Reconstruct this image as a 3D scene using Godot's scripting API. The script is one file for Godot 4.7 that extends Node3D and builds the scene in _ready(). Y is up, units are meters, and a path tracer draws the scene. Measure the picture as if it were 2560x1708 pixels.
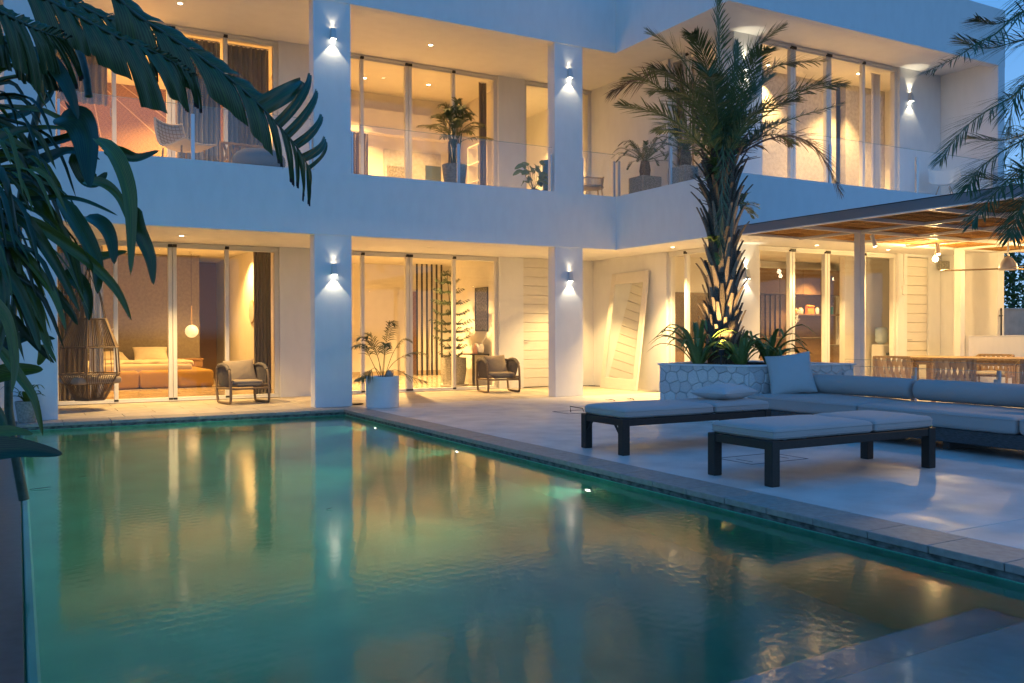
extends Node3D
# A two-storey white villa round a pool at dusk. World: camera near the left pool edge, x along the main facade, -z towards it, metres.

class B:
	# collects triangles for one mesh; faces are given in any turn and are oriented by a hint
	var v := PackedVector3Array()
	var n := PackedVector3Array()
	var u := PackedVector2Array()
	var k := PackedInt32Array()

	func face(pts: Array, hint: Vector3) -> void:
		var nn: Vector3 = (pts[1] - pts[0]).cross(pts[2] - pts[0])
		if nn.length_squared() < 1e-18 and pts.size() > 3:
			nn = (pts[2] - pts[0]).cross(pts[3] - pts[0])
		nn = nn.normalized()
		var flip: bool = nn.dot(hint) < 0.0
		if flip:
			nn = -nn
		var s := v.size()
		for p in pts:
			v.append(p)
			n.append(nn)
			u.append(Vector2(p.x + p.z, p.y))
		for i in range(1, pts.size() - 1):
			if flip:
				k.append_array(PackedInt32Array([s, s + i, s + i + 1]))
			else:
				k.append_array(PackedInt32Array([s, s + i + 1, s + i]))

	func box(c: Vector3, size: Vector3, bev := 0.0, bs := Basis.IDENTITY) -> B:
		var h := size / 2.0
		var b: float = minf(bev, minf(h.x, minf(h.y, h.z)) * 0.6)
		var axes := [Vector3.RIGHT, Vector3.UP, Vector3.BACK]
		for a in 3:
			var p := (a + 1) % 3
			var q := (a + 2) % 3
			for s in [-1.0, 1.0]:
				var pts := []
				for e in [[-1, -1], [1, -1], [1, 1], [-1, 1]]:
					var w := Vector3.ZERO
					w[a] = s * h[a]
					w[p] = e[0] * (h[p] - b)
					w[q] = e[1] * (h[q] - b)
					pts.append(c + bs * w)
				face(pts, bs * (axes[a] * s))
			if b > 0.0:
				for s1 in [-1.0, 1.0]:
					for s2 in [-1.0, 1.0]:
						var pts2 := []
						for e2 in [[0, -1], [0, 1], [1, 1], [1, -1]]:
							var w2 := Vector3.ZERO
							w2[a] = e2[1] * (h[a] - b)
							w2[p] = s1 * (h[p] - (0.0 if e2[0] == 0 else b))
							w2[q] = s2 * (h[q] - (b if e2[0] == 0 else 0.0))
							pts2.append(c + bs * w2)
						face(pts2, bs * (axes[p] * s1 + axes[q] * s2))
		if b > 0.0:
			for sx in [-1.0, 1.0]:
				for sy in [-1.0, 1.0]:
					for sz in [-1.0, 1.0]:
						var o := Vector3(sx, sy, sz)
						var pts3 := []
						for a3 in 3:
							var w3 := Vector3(sx * (h.x - b), sy * (h.y - b), sz * (h.z - b))
							w3[a3] = o[a3] * h[a3]
							pts3.append(c + bs * w3)
						face(pts3, bs * o)
		return self

	func span(a: Vector3, b: Vector3, bev := 0.0) -> B:
		return box((a + b) / 2.0, (b - a).abs(), bev)

	func surf(rows: Array, wrap := false, wrap_rows := false) -> B:
		# a smooth grid; rows of equal length
		var m: int = rows[0].size()
		var r := rows.size()
		var s := v.size()
		for i in r:
			for j in m:
				var i0: int = (i - 1 + r) % r if wrap_rows else maxi(i - 1, 0)
				var i1: int = (i + 1) % r if wrap_rows else mini(i + 1, r - 1)
				var j0: int = (j - 1 + m) % m if wrap else maxi(j - 1, 0)
				var j1: int = (j + 1) % m if wrap else mini(j + 1, m - 1)
				var du: Vector3 = rows[i1][j] - rows[i0][j]
				var dv: Vector3 = rows[i][j1] - rows[i][j0]
				if du.length_squared() < 1e-14:
					du = rows[i1][(j + m / 3) % m] - rows[i0][(j + m / 3) % m]
				if dv.length_squared() < 1e-14:
					var alt: int = i1 if i != i1 else i0
					dv = rows[alt][j1] - rows[alt][j0]
				var nn := du.cross(dv)
				v.append(rows[i][j])
				n.append(nn.normalized() if nn.length_squared() > 1e-20 else Vector3.UP)
				u.append(Vector2(float(j) / maxf(1, m - 1), float(i) / maxf(1, r - 1)))
		for i in (r if wrap_rows else r - 1):
			for j in (m if wrap else m - 1):
				var a := s + i * m + j
				var b2 := s + i * m + (j + 1) % m
				var c2 := s + ((i + 1) % r) * m + j
				var d2 := s + ((i + 1) % r) * m + (j + 1) % m
				k.append_array(PackedInt32Array([a, b2, c2, b2, d2, c2]))
		return self

	func tube(path: Array, radii: Array, sides := 6, caps := true) -> B:
		var rows := []
		var up := Vector3.UP
		for i in path.size():
			var t: Vector3 = (path[mini(i + 1, path.size() - 1)] - path[maxi(i - 1, 0)]).normalized()
			if i == 0:
				up = Vector3.UP if absf(t.y) < 0.9 else Vector3.RIGHT
			var sd := t.cross(up).normalized()
			up = sd.cross(t).normalized()
			var row := PackedVector3Array()
			var rr: float = radii[mini(i, radii.size() - 1)]
			for j in sides:
				var a := TAU * j / sides
				row.append(path[i] + (sd * cos(a) + up * sin(a)) * rr)
			rows.append(row)
		surf(rows, true)
		if caps:
			for e in [0, path.size() - 1]:
				var pts := []
				for p in rows[e]:
					pts.append(p)
				var dirn: Vector3 = path[e] - path[1 if e == 0 else e - 1]
				face(pts, dirn)
		return self

	func lathe(c: Vector3, prof: Array, sides := 24) -> B:
		var rows := []
		for p in prof:
			var row := PackedVector3Array()
			for j in sides:
				var a := TAU * j / sides
				row.append(c + Vector3(cos(a) * p.x, p.y, sin(a) * p.x))
			rows.append(row)
		return surf(rows, true)

	func mesh() -> ArrayMesh:
		var a := []
		a.resize(Mesh.ARRAY_MAX)
		a[Mesh.ARRAY_VERTEX] = v
		a[Mesh.ARRAY_NORMAL] = n
		a[Mesh.ARRAY_TEX_UV] = u
		a[Mesh.ARRAY_INDEX] = k
		var m := ArrayMesh.new()
		m.add_surface_from_arrays(Mesh.PRIMITIVE_TRIANGLES, a)
		return m

var taken := {}
var M := {}
var rng := RandomNumberGenerator.new()

func numbered(nm: String) -> String:
	if not taken.has(nm):
		taken[nm] = 0
		return nm
	taken[nm] += 1
	return "%s_%03d" % [nm, taken[nm]]

func thing(nm: String, label: String, cat: String, at := Vector3.ZERO, turn := 0.0, group := "") -> Node3D:
	var o := Node3D.new()
	o.name = numbered(nm)
	add_child(o)
	o.position = at
	o.rotation.y = turn
	o.set_meta("label", label)
	o.set_meta("category", cat)
	if group != "":
		o.set_meta("group", group)
	return o

func setting(nm: String, at := Vector3.ZERO) -> Node3D:
	var o := Node3D.new()
	o.name = numbered(nm)
	add_child(o)
	o.position = at
	o.set_meta("kind", "structure")
	return o

func part(parent: Node, nm: String, shape, m: Material, at := Vector3.ZERO, turn := Basis.IDENTITY) -> MeshInstance3D:
	var o := MeshInstance3D.new()
	o.name = nm
	o.mesh = shape.mesh() if shape is B else shape
	o.material_override = m
	parent.add_child(o, true)
	o.transform = Transform3D(turn, at)
	return o

func copy(o: Node3D, at: Vector3, turn: float, label: String, group := "") -> Node3D:
	var c: Node3D = o.duplicate()
	c.name = numbered(String(o.name).rstrip("_0123456789"))
	add_child(c)
	c.position = at
	c.rotation.y = turn
	c.set_meta("label", label)
	if group != "":
		c.set_meta("group", group)
	return c

func noise_tex(seed_: int, freq: float, oct: int, lo: Color, hi: Color, size := 512, kind := FastNoiseLite.TYPE_SIMPLEX_SMOOTH, mid := 0.5) -> NoiseTexture2D:
	var f := FastNoiseLite.new()
	f.seed = seed_
	f.noise_type = kind
	f.frequency = freq
	f.fractal_octaves = oct
	var g := Gradient.new()
	g.offsets = PackedFloat32Array([0.0, mid, 1.0])
	g.colors = PackedColorArray([lo, lo.lerp(hi, 0.55), hi])
	var t := NoiseTexture2D.new()
	t.width = size
	t.height = size
	t.seamless = true
	t.noise = f
	t.color_ramp = g
	return t

func grey(x: float) -> Color:
	return Color(x, x, x)

func mat(nm: String, lin: Color, rough := 0.7, tex: Texture2D = null, scale := Vector3.ONE, world := true) -> StandardMaterial3D:
	var m := StandardMaterial3D.new()
	m.resource_name = nm
	m.albedo_color = lin.linear_to_srgb()
	m.roughness = rough
	if tex:
		m.albedo_texture = tex
		m.uv1_triplanar = true
		m.uv1_world_triplanar = world
		m.uv1_scale = scale
	M[nm] = m
	return m

func bump(m: StandardMaterial3D, tex: Texture2D, cm: float) -> void:
	m.heightmap_enabled = true
	m.heightmap_texture = tex
	m.heightmap_scale = cm

func glow(nm: String, lin: Color, energy: float) -> StandardMaterial3D:
	var m := mat(nm, Color(0.8, 0.8, 0.8), 0.5)
	m.emission_enabled = true
	m.emission = lin.linear_to_srgb()
	m.emission_energy_multiplier = energy
	return m

func pts3(a: Array) -> Array:
	var o := []
	for i in range(0, a.size(), 3):
		o.append(Vector3(a[i], a[i + 1], a[i + 2]))
	return o

func curve(ctrl: Array, count: int) -> Array:
	# Catmull-Rom through the given points, evenly in parameter
	var o := []
	var m := ctrl.size()
	for i in count:
		var t := float(i) / (count - 1) * (m - 1)
		var j := mini(int(t), m - 2)
		var p0: Vector3 = ctrl[maxi(j - 1, 0)]
		var p1: Vector3 = ctrl[j]
		var p2: Vector3 = ctrl[j + 1]
		var p3: Vector3 = ctrl[mini(j + 2, m - 1)]
		o.append(p1.cubic_interpolate(p2, p0, p3, t - j))
	return o
const STRAPS := [
	[0.078,0.50,[0.333,2.17,-4.63,0.402,2.08,-4.53,0.45,1.92,-4.45,0.457,1.75,-4.39,0.449,1.51,-4.33]],
	[0.066,0.40,[0.476,1.83,-4.43,0.498,1.72,-4.4,0.54,1.59,-4.36,0.547,1.47,-4.34]],
	[0.106,0.35,[-0.085,2.67,-5.32,0.041,2.67,-5.19,0.143,2.63,-5.08,0.223,2.49,-4.97,0.273,2.31,-4.89]],
	[0.146,0.30,[0.198,2.35,-5.05,0.273,2.31,-4.92,0.304,2.22,-4.82,0.308,2.09,-4.73,0.308,1.94,-4.64]],
	[0.042,0.50,[-0,1.95,-5.39,0.165,1.96,-5.26,0.31,1.94,-5.14,0.46,1.86,-5.01]],
	[0.067,0.40,[0.325,1.68,-5.78,0.432,1.7,-5.78,0.579,1.74,-5.75]],
	[0.059,0.50,[0.034,1.83,-5.02,0.188,1.71,-4.91,0.332,1.58,-4.8,0.432,1.45,-4.71,0.486,1.31,-4.66]],
	[0.096,0.40,[0.195,1.93,-5.05,0.278,1.76,-4.92,0.338,1.59,-4.82,0.341,1.44,-4.74]],
	[0.044,0.50,[-0.082,1.2,-4.52,0.004,1.06,-4.47,0.062,0.956,-4.43,0.095,0.797,-4.42]],
	[0.100,0.25,[-0.146,0.783,-4.09,-0.008,0.786,-4.07,0.158,0.756,-4.04]],
	[0.050,0.30,[-0.107,0.839,-4.19,-0.022,0.843,-4.2,0.054,0.827,-4.21]],
	[0.098,0.30,[-0.126,1.03,-5,-0.007,1.06,-4.99,0.111,1.07,-4.98]],
	[0.067,0.40,[-0.098,1.13,-5.33,0.031,1.22,-5.31,0.176,1.22,-5.29]],
	[0.051,0.30,[0.12,1.19,-5.32,0.112,1.13,-5.32,0.095,1.08,-5.33]],
	[0.044,0.50,[-0.022,1.34,-5.05,0.064,1.22,-5.01,0.16,1.1,-4.95]],
	[0.056,0.50,[-0.101,1.77,-4.87,0.031,1.61,-4.76,0.143,1.43,-4.66,0.197,1.26,-4.59]],
	[0.065,0.50,[-0.102,1.94,-4.99,0.049,1.78,-4.86,0.164,1.58,-4.76,0.261,1.35,-4.67]],
	[0.077,0.45,[-0.037,2.15,-5.52,0.13,1.92,-5.35,0.255,1.66,-5.21,0.299,1.41,-5.11]],
	[0.051,0.50,[-0.097,1.6,-4.64,-0.003,1.46,-4.59,0.059,1.29,-4.55,0.089,1.17,-4.53]],
	[0.054,0.50,[-0.056,1.74,-5.3,0.105,1.55,-5.17,0.228,1.38,-5.07,0.27,1.29,-5.01]],
	[0.051,0.50,[-0.109,1.41,-4.42,-0.034,1.31,-4.34,-0.006,1.14,-4.28,-0.021,1,-4.25]],
	[0.068,0.45,[-0.135,2.39,-5.81,0.042,2.39,-5.71,0.219,2.4,-5.61,0.44,2.34,-5.48]],
	[0.061,0.45,[-0.142,2.27,-6.04,0.084,2.34,-5.91,0.31,2.43,-5.79,0.25,2.62,-5.82]],
	[0.089,0.40,[-0.019,2.14,-5.63,0.156,2.21,-5.53,0.272,2.25,-5.46,0.407,2.21,-5.39]],
	[0.052,0.50,[0.302,2.02,-4.99,0.388,2,-4.9,0.454,1.92,-4.83,0.488,1.79,-4.77]],
	[0.072,0.40,[0.427,2.26,-5.38,0.507,2.25,-5.37,0.598,2.23,-5.36,0.707,2.28,-5.33]],
	[0.099,0.35,[0.344,1.91,-5.54,0.41,1.86,-5.46,0.455,1.77,-5.4,0.471,1.63,-5.35]],
	[0.100,0.35,[0.297,2.27,-5.56,0.346,2.14,-5.54,0.404,2.1,-5.5,0.45,2.16,-5.48]],
	[0.062,0.40,[-0.122,2.53,-6.14,0.024,2.55,-6.06,0.15,2.63,-5.99,0.214,2.75,-5.96]],
	[0.045,0.40,[-0.1,0.939,-4.53,-0.054,0.855,-4.44,-0.061,0.757,-4.39]],
	[0.067,0.30,[-0.123,1.19,-5.68,-0.006,1.21,-5.68,0.053,1.28,-5.7]],
	[0.091,0.35,[0.213,1.57,-5.61,0.292,1.55,-5.57,0.341,1.46,-5.54,0.354,1.32,-5.53]],
	[0.045,0.50,[-0.094,1.66,-4.52,-0.049,1.48,-4.46,-0.047,1.31,-4.42,-0.073,1.14,-4.4]],
	[0.046,0.50,[0.014,1.53,-4.92,0.08,1.39,-4.84,0.112,1.22,-4.79,0.16,1.11,-4.72]],
]
const BANANA_A := [0.406,3.11,-5.16,0.558,3,-5.22,0.748,2.91,-5.26,0.967,2.8,-5.29,1.18,2.67,-5.32,1.37,2.52,-5.36,1.52,2.39,-5.42,1.63,2.27,-5.51]
const BANANA_B := [0.008,3.02,-5.15,0.244,2.93,-5.16,0.474,2.84,-5.18,0.697,2.78,-5.2,0.881,2.7,-5.24]
const BANANA_C := [-0.158,2.83,-4.9,-0.01,2.78,-4.93,0.11,2.75,-4.98,0.233,2.74,-5.03]
const BANANA_D := [-0.167,2.77,-5.14,-0.047,2.72,-5.14,0.059,2.67,-5.16,0.15,2.66,-5.19]
const BANANA_E := [0.197,3.31,-5.96,0.454,3.18,-5.93,0.636,3.17,-5.95,0.801,3.08,-5.97]
const STALK_A := [0.205,3.17,-5.62,0.252,3.01,-5.56,0.299,2.87,-5.51,0.339,2.72,-5.46,0.355,2.56,-5.42]
const STALK_B := [0.028,0.23,-6.17,-0.052,0.847,-6.16,-0.004,1.57,-6.08,0.042,2.21,-5.99,0.233,3.06,-5.83]
const DATE_FRONDS := [
	[8.63,3.65,-9.38,8.64,4.89,-9.43,8.64,5.98,-9.49],
	[8.61,3.65,-9.39,8.31,4.98,-9.73,7.92,5.54,-10.1],
	[8.6,3.65,-9.4,8.16,4.56,-9.47,7.61,4.84,-9.61],
	[8.58,3.65,-9.41,8.06,4.84,-9.77,7.66,4.81,-10.1,7.43,4.67,-10.3],
	[8.58,3.62,-9.41,7.83,4.14,-9.49,7.04,4.27,-9.58],
	[8.65,3.65,-9.37,8.74,4.89,-9.14,9.14,5.41,-8.75],
	[8.66,3.65,-9.36,9.2,4.87,-9.23,10.1,5.13,-8.92],
	[8.66,3.64,-9.36,9.17,4.46,-8.96,9.97,4.64,-8.4],
	[8.66,3.62,-9.36,9.56,4.22,-9.2,10.6,4.59,-8.96],
	[8.66,3.6,-9.36,9.19,3.94,-8.99,9.62,3.84,-8.67,9.91,3.18,-8.43],
	[8.64,3.65,-9.37,8.91,4.61,-9.51,9.17,5.42,-9.65],
	[8.39,3.61,-9.11,8.38,3.95,-9.06,8.32,3.19,-9.04,8.27,2.27,-9.01],
	[8.91,3.73,-9.68,8.87,4.94,-9.93,8.64,5.35,-10.3],
	[8.85,3.71,-9.6,9.35,4.63,-9.61,9.84,5.05,-9.62],
	[8.74,3.66,-9.54,8.48,4.17,-10.1,8.39,4.25,-10.5],
	[8.8,3.66,-9.51,9.5,4.17,-9.52,10.1,4.42,-9.61],
	[8.4,3.59,-9.17,7.91,4.28,-9.1,7.35,4.36,-9.07],
	[8.45,3.59,-9.14,8.56,4.12,-8.73,8.84,4.25,-8.23],
]
const RIGHT_FRONDS := [
	[7.79,3.98,-4.35,7.18,3.73,-4.54,6.79,3.51,-4.6,6.47,3.36,-4.63],
	[7.41,3.29,-4.11,6.94,3.1,-4.25,6.57,2.88,-4.34,6.29,2.58,-4.39],
	[7.2,2.82,-3.99,6.83,2.71,-4.12,6.53,2.51,-4.22,6.38,2.35,-4.22],
	[7.2,2.66,-3.99,6.82,2.51,-4.05,6.48,2.27,-4.09,6.22,2.05,-4.08],
	[7.99,4.3,-4.46,7.68,4.03,-4.56,7.4,3.9,-4.64,7.19,3.91,-4.68],
	[7.64,3.01,-4.2,7.41,2.91,-4.33,7.18,2.84,-4.46,6.97,2.86,-4.58],
	[6.97,2.5,-3.89,6.76,2.36,-3.89,6.53,2.13,-3.91,6.38,1.95,-3.88],
	[7.68,3.77,-4.29,7.5,3.48,-4.32,7.26,3.2,-4.38,7.14,2.89,-4.37],
	[7.18,2.47,-4,7.01,2.47,-4.1,6.79,2.44,-4.22,6.62,2.47,-4.31],
	[7.79,3.71,-4.35,7.55,3.74,-4.48,7.28,3.67,-4.63,7.07,3.74,-4.75],
]

func spot(parent: Node3D, at: Vector3, towards: Vector3, energy: float, col: Color, angle: float, soft := 0.4, size := 0.03) -> SpotLight3D:
	var l := SpotLight3D.new()
	l.name = "lamp_light"
	parent.add_child(l, true)
	l.position = at
	var z := -towards.normalized()
	var x := (Vector3.UP if absf(z.y) < 0.95 else Vector3.RIGHT).cross(z).normalized()
	l.basis = Basis(x, z.cross(x), z)
	l.light_energy = energy
	l.light_color = col.linear_to_srgb()
	l.spot_angle = angle
	l.spot_angle_attenuation = soft
	l.spot_range = 30.0
	l.spot_attenuation = 2.0
	l.light_size = size
	l.shadow_enabled = true
	return l

func omni(parent: Node3D, at: Vector3, energy: float, col: Color, size := 0.05) -> OmniLight3D:
	var l := OmniLight3D.new()
	l.name = "lamp_light"
	parent.add_child(l, true)
	l.position = at
	l.light_energy = energy
	l.light_color = col.linear_to_srgb()
	l.omni_range = 30.0
	l.omni_attenuation = 2.0
	l.light_size = size
	l.shadow_enabled = true
	return l

const WARM := Color(1.0, 0.60, 0.205)
const AMBER := Color(1.0, 0.54, 0.15)
const SOFT := Color(1.0, 0.64, 0.235)
const COOLISH := Color(1.0, 0.88, 0.62)

func make_materials() -> void:
	var t_plaster := noise_tex(3, 0.012, 5, grey(0.972), grey(1.0))
	var t_fine := noise_tex(5, 0.09, 4, grey(0.0), grey(1.0))
	var t_cloud := noise_tex(8, 0.010, 6, Color(0.86, 0.855, 0.84), Color(1.0, 0.995, 0.98))
	var t_rough := noise_tex(9, 0.014, 5, grey(0.50), grey(1.0))
	var t_stone := noise_tex(12, 0.03, 6, Color(0.62, 0.62, 0.60), Color(1.0, 1.0, 0.98))
	var t_fabric := noise_tex(15, 0.25, 3, grey(0.82), grey(1.0))
	var t_wood := noise_tex(18, 0.03, 5, Color(0.55, 0.50, 0.45), Color(1, 1, 1))
	var t_pool := noise_tex(21, 0.012, 5, Color(0.80, 0.86, 0.82), Color(1, 1, 1))
	var t_leaf := noise_tex(24, 0.02, 4, Color(0.70, 0.72, 0.60), Color(1, 1, 1))
	var t_stain := noise_tex(27, 0.02, 6, Color(0.35, 0.36, 0.34), Color(1, 1, 1), 512, FastNoiseLite.TYPE_SIMPLEX_SMOOTH, 0.42)
	var t_paper := noise_tex(33, 0.035, 6, grey(0.84), grey(1.0))
	var m := mat("white_plaster", Color(0.78, 0.775, 0.76), 0.85, t_plaster, Vector3(0.6, 0.25, 0.6))
	bump(m, t_fine, 0.06)
	m = mat("soffit_paint", Color(0.76, 0.75, 0.73), 0.55, t_plaster, Vector3(0.4, 0.4, 0.4))
	m = mat("room_paint", Color(0.76, 0.73, 0.67), 0.85, t_plaster, Vector3(0.4, 0.4, 0.4))
	m = mat("terrace_concrete", Color(0.68, 0.65, 0.62), 0.62, t_cloud, Vector3(0.30, 0.30, 0.30))
	m.roughness_texture = t_rough
	m.roughness_texture_channel = BaseMaterial3D.TEXTURE_CHANNEL_RED
	bump(m, t_fine, 0.03)
	for i in 3:
		m = mat("floor_tile_%d" % i, [Color(0.56, 0.49, 0.40), Color(0.53, 0.47, 0.385), Color(0.58, 0.515, 0.42)][i], 0.5, t_cloud, Vector3(0.5, 0.5, 0.5))
		m.uv1_offset = Vector3(i * 0.37, 0, i * 0.21)
	for i in 3:
		m = mat("coping_stone_%d" % i, [Color(0.33, 0.31, 0.275), Color(0.31, 0.295, 0.265), Color(0.35, 0.325, 0.285)][i], 0.5, t_paper, Vector3(0.7, 0.7, 0.7))
		m.uv1_offset = Vector3(i * 0.31, 0, i * 0.17)
		bump(m, t_fine, 0.05)
	m = mat("pool_upstand", Color(0.20, 0.22, 0.20), 0.7, t_stain, Vector3(0.8, 1.6, 0.8))
	bump(m, t_fine, 0.15)
	mat("pool_finish", Color(0.085, 0.45, 0.30), 0.6, t_pool, Vector3(0.25, 0.25, 0.25))
	mat("pool_step", Color(0.30, 0.44, 0.44), 0.6, t_pool, Vector3(0.4, 0.4, 0.4))
	m = mat("wet_stone", Color(0.05, 0.06, 0.062), 0.28, t_stone, Vector3(0.6, 0.6, 0.6))
	m = mat("water", Color(0.90, 1.0, 0.98, 0.0), 0.095)
	m.transparency = BaseMaterial3D.TRANSPARENCY_ALPHA
	m.refraction_enabled = true
	m.refraction_scale = 0.033
	m = mat("clear_glass", Color(0.95, 0.98, 0.97, 0.01), 0.0)
	m.transparency = BaseMaterial3D.TRANSPARENCY_ALPHA
	m = mat("rail_glass", Color(0.72, 0.82, 0.82, 0.065), 0.0)
	m.transparency = BaseMaterial3D.TRANSPARENCY_ALPHA
	m = mat("window_frame", Color(0.70, 0.68, 0.63), 0.4)
	mat("black_cap", Color(0.015, 0.014, 0.013), 0.5)
	m = mat("steel", Color(0.50, 0.52, 0.55), 0.3)
	m.metallic = 0.9
	mat("sconce_grey", Color(0.55, 0.55, 0.55), 0.45)
	mat("white_metal", Color(0.75, 0.74, 0.71), 0.4)
	m = mat("grey_fascia", Color(0.20, 0.205, 0.22), 0.45)
	m = mat("door_paint", Color(0.74, 0.70, 0.62), 0.6, t_plaster, Vector3(0.6, 2.0, 0.6))
	m = mat("white_stone", Color(0.80, 0.79, 0.76), 0.9, t_paper, Vector3(2.2, 2.2, 2.2))
	bump(m, t_fine, 0.5)
	m = mat("white_stone_b", Color(0.70, 0.69, 0.675), 0.9, t_paper, Vector3(2.6, 2.6, 2.6))
	bump(m, t_fine, 0.5)
	mat("mortar", Color(0.22, 0.21, 0.20), 0.95)
	m = mat("cushion_grey", Color(0.50, 0.45, 0.425), 0.95, t_fabric, Vector3(6, 6, 6), false)
	m.rim_enabled = true
	m.rim = 0.3
	bump(m, t_fabric, 0.06)
	m = mat("pillow_pale", Color(0.60, 0.58, 0.56), 0.95, t_fabric, Vector3(6, 6, 6), false)
	m.rim_enabled = true
	m.rim = 0.3
	m = mat("dark_wood", Color(0.030, 0.024, 0.020), 0.55, t_wood, Vector3(1.0, 9.0, 9.0), false)
	bump(m, t_wood, 0.05)
	m = mat("sofa_base", Color(0.11, 0.115, 0.125), 0.7, t_wood, Vector3(9.0, 9.0, 1.0), false)
	m = mat("taupe_cushion", Color(0.36, 0.29, 0.21), 0.95, t_fabric, Vector3(6, 6, 6), false)
	m = mat("grey_rope", Color(0.15, 0.13, 0.115), 0.9, t_fabric, Vector3(8, 8, 8), false)
	m = mat("teak_frame", Color(0.30, 0.22, 0.14), 0.6, t_wood, Vector3(6, 6, 6), false)
	m = mat("rattan", Color(0.22, 0.145, 0.08), 0.7, t_fabric, Vector3(5, 5, 5), false)
	m = mat("pale_rattan", Color(0.72, 0.58, 0.40), 0.7, t_fabric, Vector3(5, 5, 5), false)
	m = mat("pale_wood", Color(0.56, 0.40, 0.22), 0.55, t_wood, Vector3(5, 5, 1), false)
	for i in 3:
		mat("strap_%d" % i, [Color(0.50, 0.34, 0.18), Color(0.34, 0.24, 0.16), Color(0.58, 0.42, 0.25)][i], 0.7, t_fabric, Vector3(4, 4, 4), false)
	for i in 3:
		mat("brushwood_%d" % i, [Color(0.74, 0.40, 0.11), Color(0.55, 0.28, 0.075), Color(0.82, 0.47, 0.145)][i], 0.8, t_wood, Vector3(3, 3, 3))
	mat("white_pot", Color(0.70, 0.71, 0.71), 0.5, t_plaster, Vector3(1, 1, 1), false)
	m = mat("concrete_pot", Color(0.42, 0.40, 0.36), 0.85, t_stone, Vector3(1.5, 1.5, 1.5), false)
	mat("blue_pot", Color(0.10, 0.20, 0.26), 0.4)
	mat("brown_pot", Color(0.07, 0.05, 0.04), 0.5)
	mat("soil", Color(0.025, 0.018, 0.012), 0.95)
	# leaf blades: fine parallel veins along the blade, a pale midrib, soft blotches along the length
	var vein := Image.create(128, 256, false, Image.FORMAT_RGB8)
	var vf := FastNoiseLite.new()
	vf.seed = 71
	vf.frequency = 0.03
	for y in 256:
		for x in 128:
			var across := x / 127.0
			var k := 0.80 + 0.16 * sin(across * TAU * 13.0 + vf.get_noise_1d(y * 0.4) * 1.5) + 0.14 * vf.get_noise_2d(x * 2.2, y * 0.35)
			var rib := exp(-pow((across - 0.5) / 0.035, 2.0))
			var c := Color(k, k, k * 0.96).lerp(Color(1.0, 1.0, 0.72), 0.55 * rib)
			vein.set_pixel(x, y, c.clamp())
	var t_vein := ImageTexture.create_from_image(vein)
	for i in 3:
		m = mat("strap_leaf_%d" % i, [Color(0.065, 0.110, 0.022), Color(0.035, 0.065, 0.018), Color(0.16, 0.20, 0.03)][i], 0.30)
		m.albedo_texture = t_vein
		m.backlight_enabled = true
		m.backlight = Color(0.06, 0.13, 0.03).linear_to_srgb()
	m = mat("banana_leaf", Color(0.062, 0.120, 0.040), 0.34)
	m.albedo_texture = t_vein
	m.backlight_enabled = true
	m.backlight = Color(0.05, 0.11, 0.03).linear_to_srgb()
	mat("leaf_edge_dry", Color(0.045, 0.035, 0.030), 0.8)
	mat("stalk", Color(0.055, 0.10, 0.075), 0.45, t_leaf, Vector3(2, 2, 2))
	m = mat("palm_leaf", Color(0.125, 0.19, 0.065), 0.5, t_leaf, Vector3(3, 3, 3))
	m.backlight_enabled = true
	m.backlight = Color(0.05, 0.09, 0.03).linear_to_srgb()
	mat("palm_leaf_deep", Color(0.085, 0.150, 0.055), 0.5, t_leaf, Vector3(3, 3, 3))
	mat("palm_dry", Color(0.13, 0.10, 0.085), 0.8)
	mat("palm_bark", Color(0.24, 0.18, 0.13), 0.95, t_stain, Vector3(4, 4, 4))
	mat("palm_boot", Color(0.50, 0.39, 0.28), 0.9, t_wood, Vector3(8, 2, 8))
	mat("lily_leaf", Color(0.17, 0.25, 0.07), 0.45, t_leaf, Vector3(4, 4, 4))
	mat("areca_leaf", Color(0.075, 0.115, 0.030), 0.45, t_leaf, Vector3(4, 4, 4))
	mat("pine_leaf", Color(0.040, 0.075, 0.030), 0.6)
	mat("bark", Color(0.12, 0.09, 0.06), 0.9)
	mat("garden_leaf", Color(0.05, 0.12, 0.03), 0.6)
	mat("lawn", Color(0.035, 0.06, 0.025), 0.95, t_leaf, Vector3(0.3, 0.3, 0.3))
	# rooms
	m = mat("wallpaper_concrete", Color(0.21, 0.175, 0.125), 0.8, t_paper, Vector3(0.6, 0.6, 0.6))
	mat("brown_wall", Color(0.36, 0.22, 0.12), 0.8)
	m = mat("oak_panel", Color(0.46, 0.275, 0.13), 0.55, t_wood, Vector3(1.0, 7.0, 1.0))
	mat("oak_inlay", Color(0.58, 0.42, 0.26), 0.5)
	mat("polished_floor", Color(0.56, 0.46, 0.33), 0.18, t_cloud, Vector3(0.3, 0.3, 0.3))
	mat("curtain_taupe", Color(0.30, 0.235, 0.165), 0.95, t_fabric, Vector3(2, 2, 2))
	mat("curtain_grey", Color(0.24, 0.24, 0.25), 0.95, t_fabric, Vector3(2, 2, 2))
	mat("sheer", Color(0.66, 0.62, 0.56), 0.9)
	mat("mustard_velvet", Color(0.44, 0.26, 0.05), 0.9, t_fabric, Vector3(1.5, 1.5, 1.5))
	mat("linen_sheet", Color(0.66, 0.58, 0.46), 0.95, t_fabric, Vector3(3, 3, 3))
	mat("black_metal", Color(0.018, 0.018, 0.02), 0.4)
	m = mat("kitchen_veneer", Color(0.25, 0.155, 0.09), 0.45, t_wood, Vector3(6, 0.8, 6))
	mat("kitchen_counter", Color(0.16, 0.12, 0.09), 0.35, t_stone, Vector3(1, 1, 1))
	m = mat("mirror_glass", Color(0.90, 0.92, 0.90), 0.02)
	m.metallic = 1.0
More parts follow.
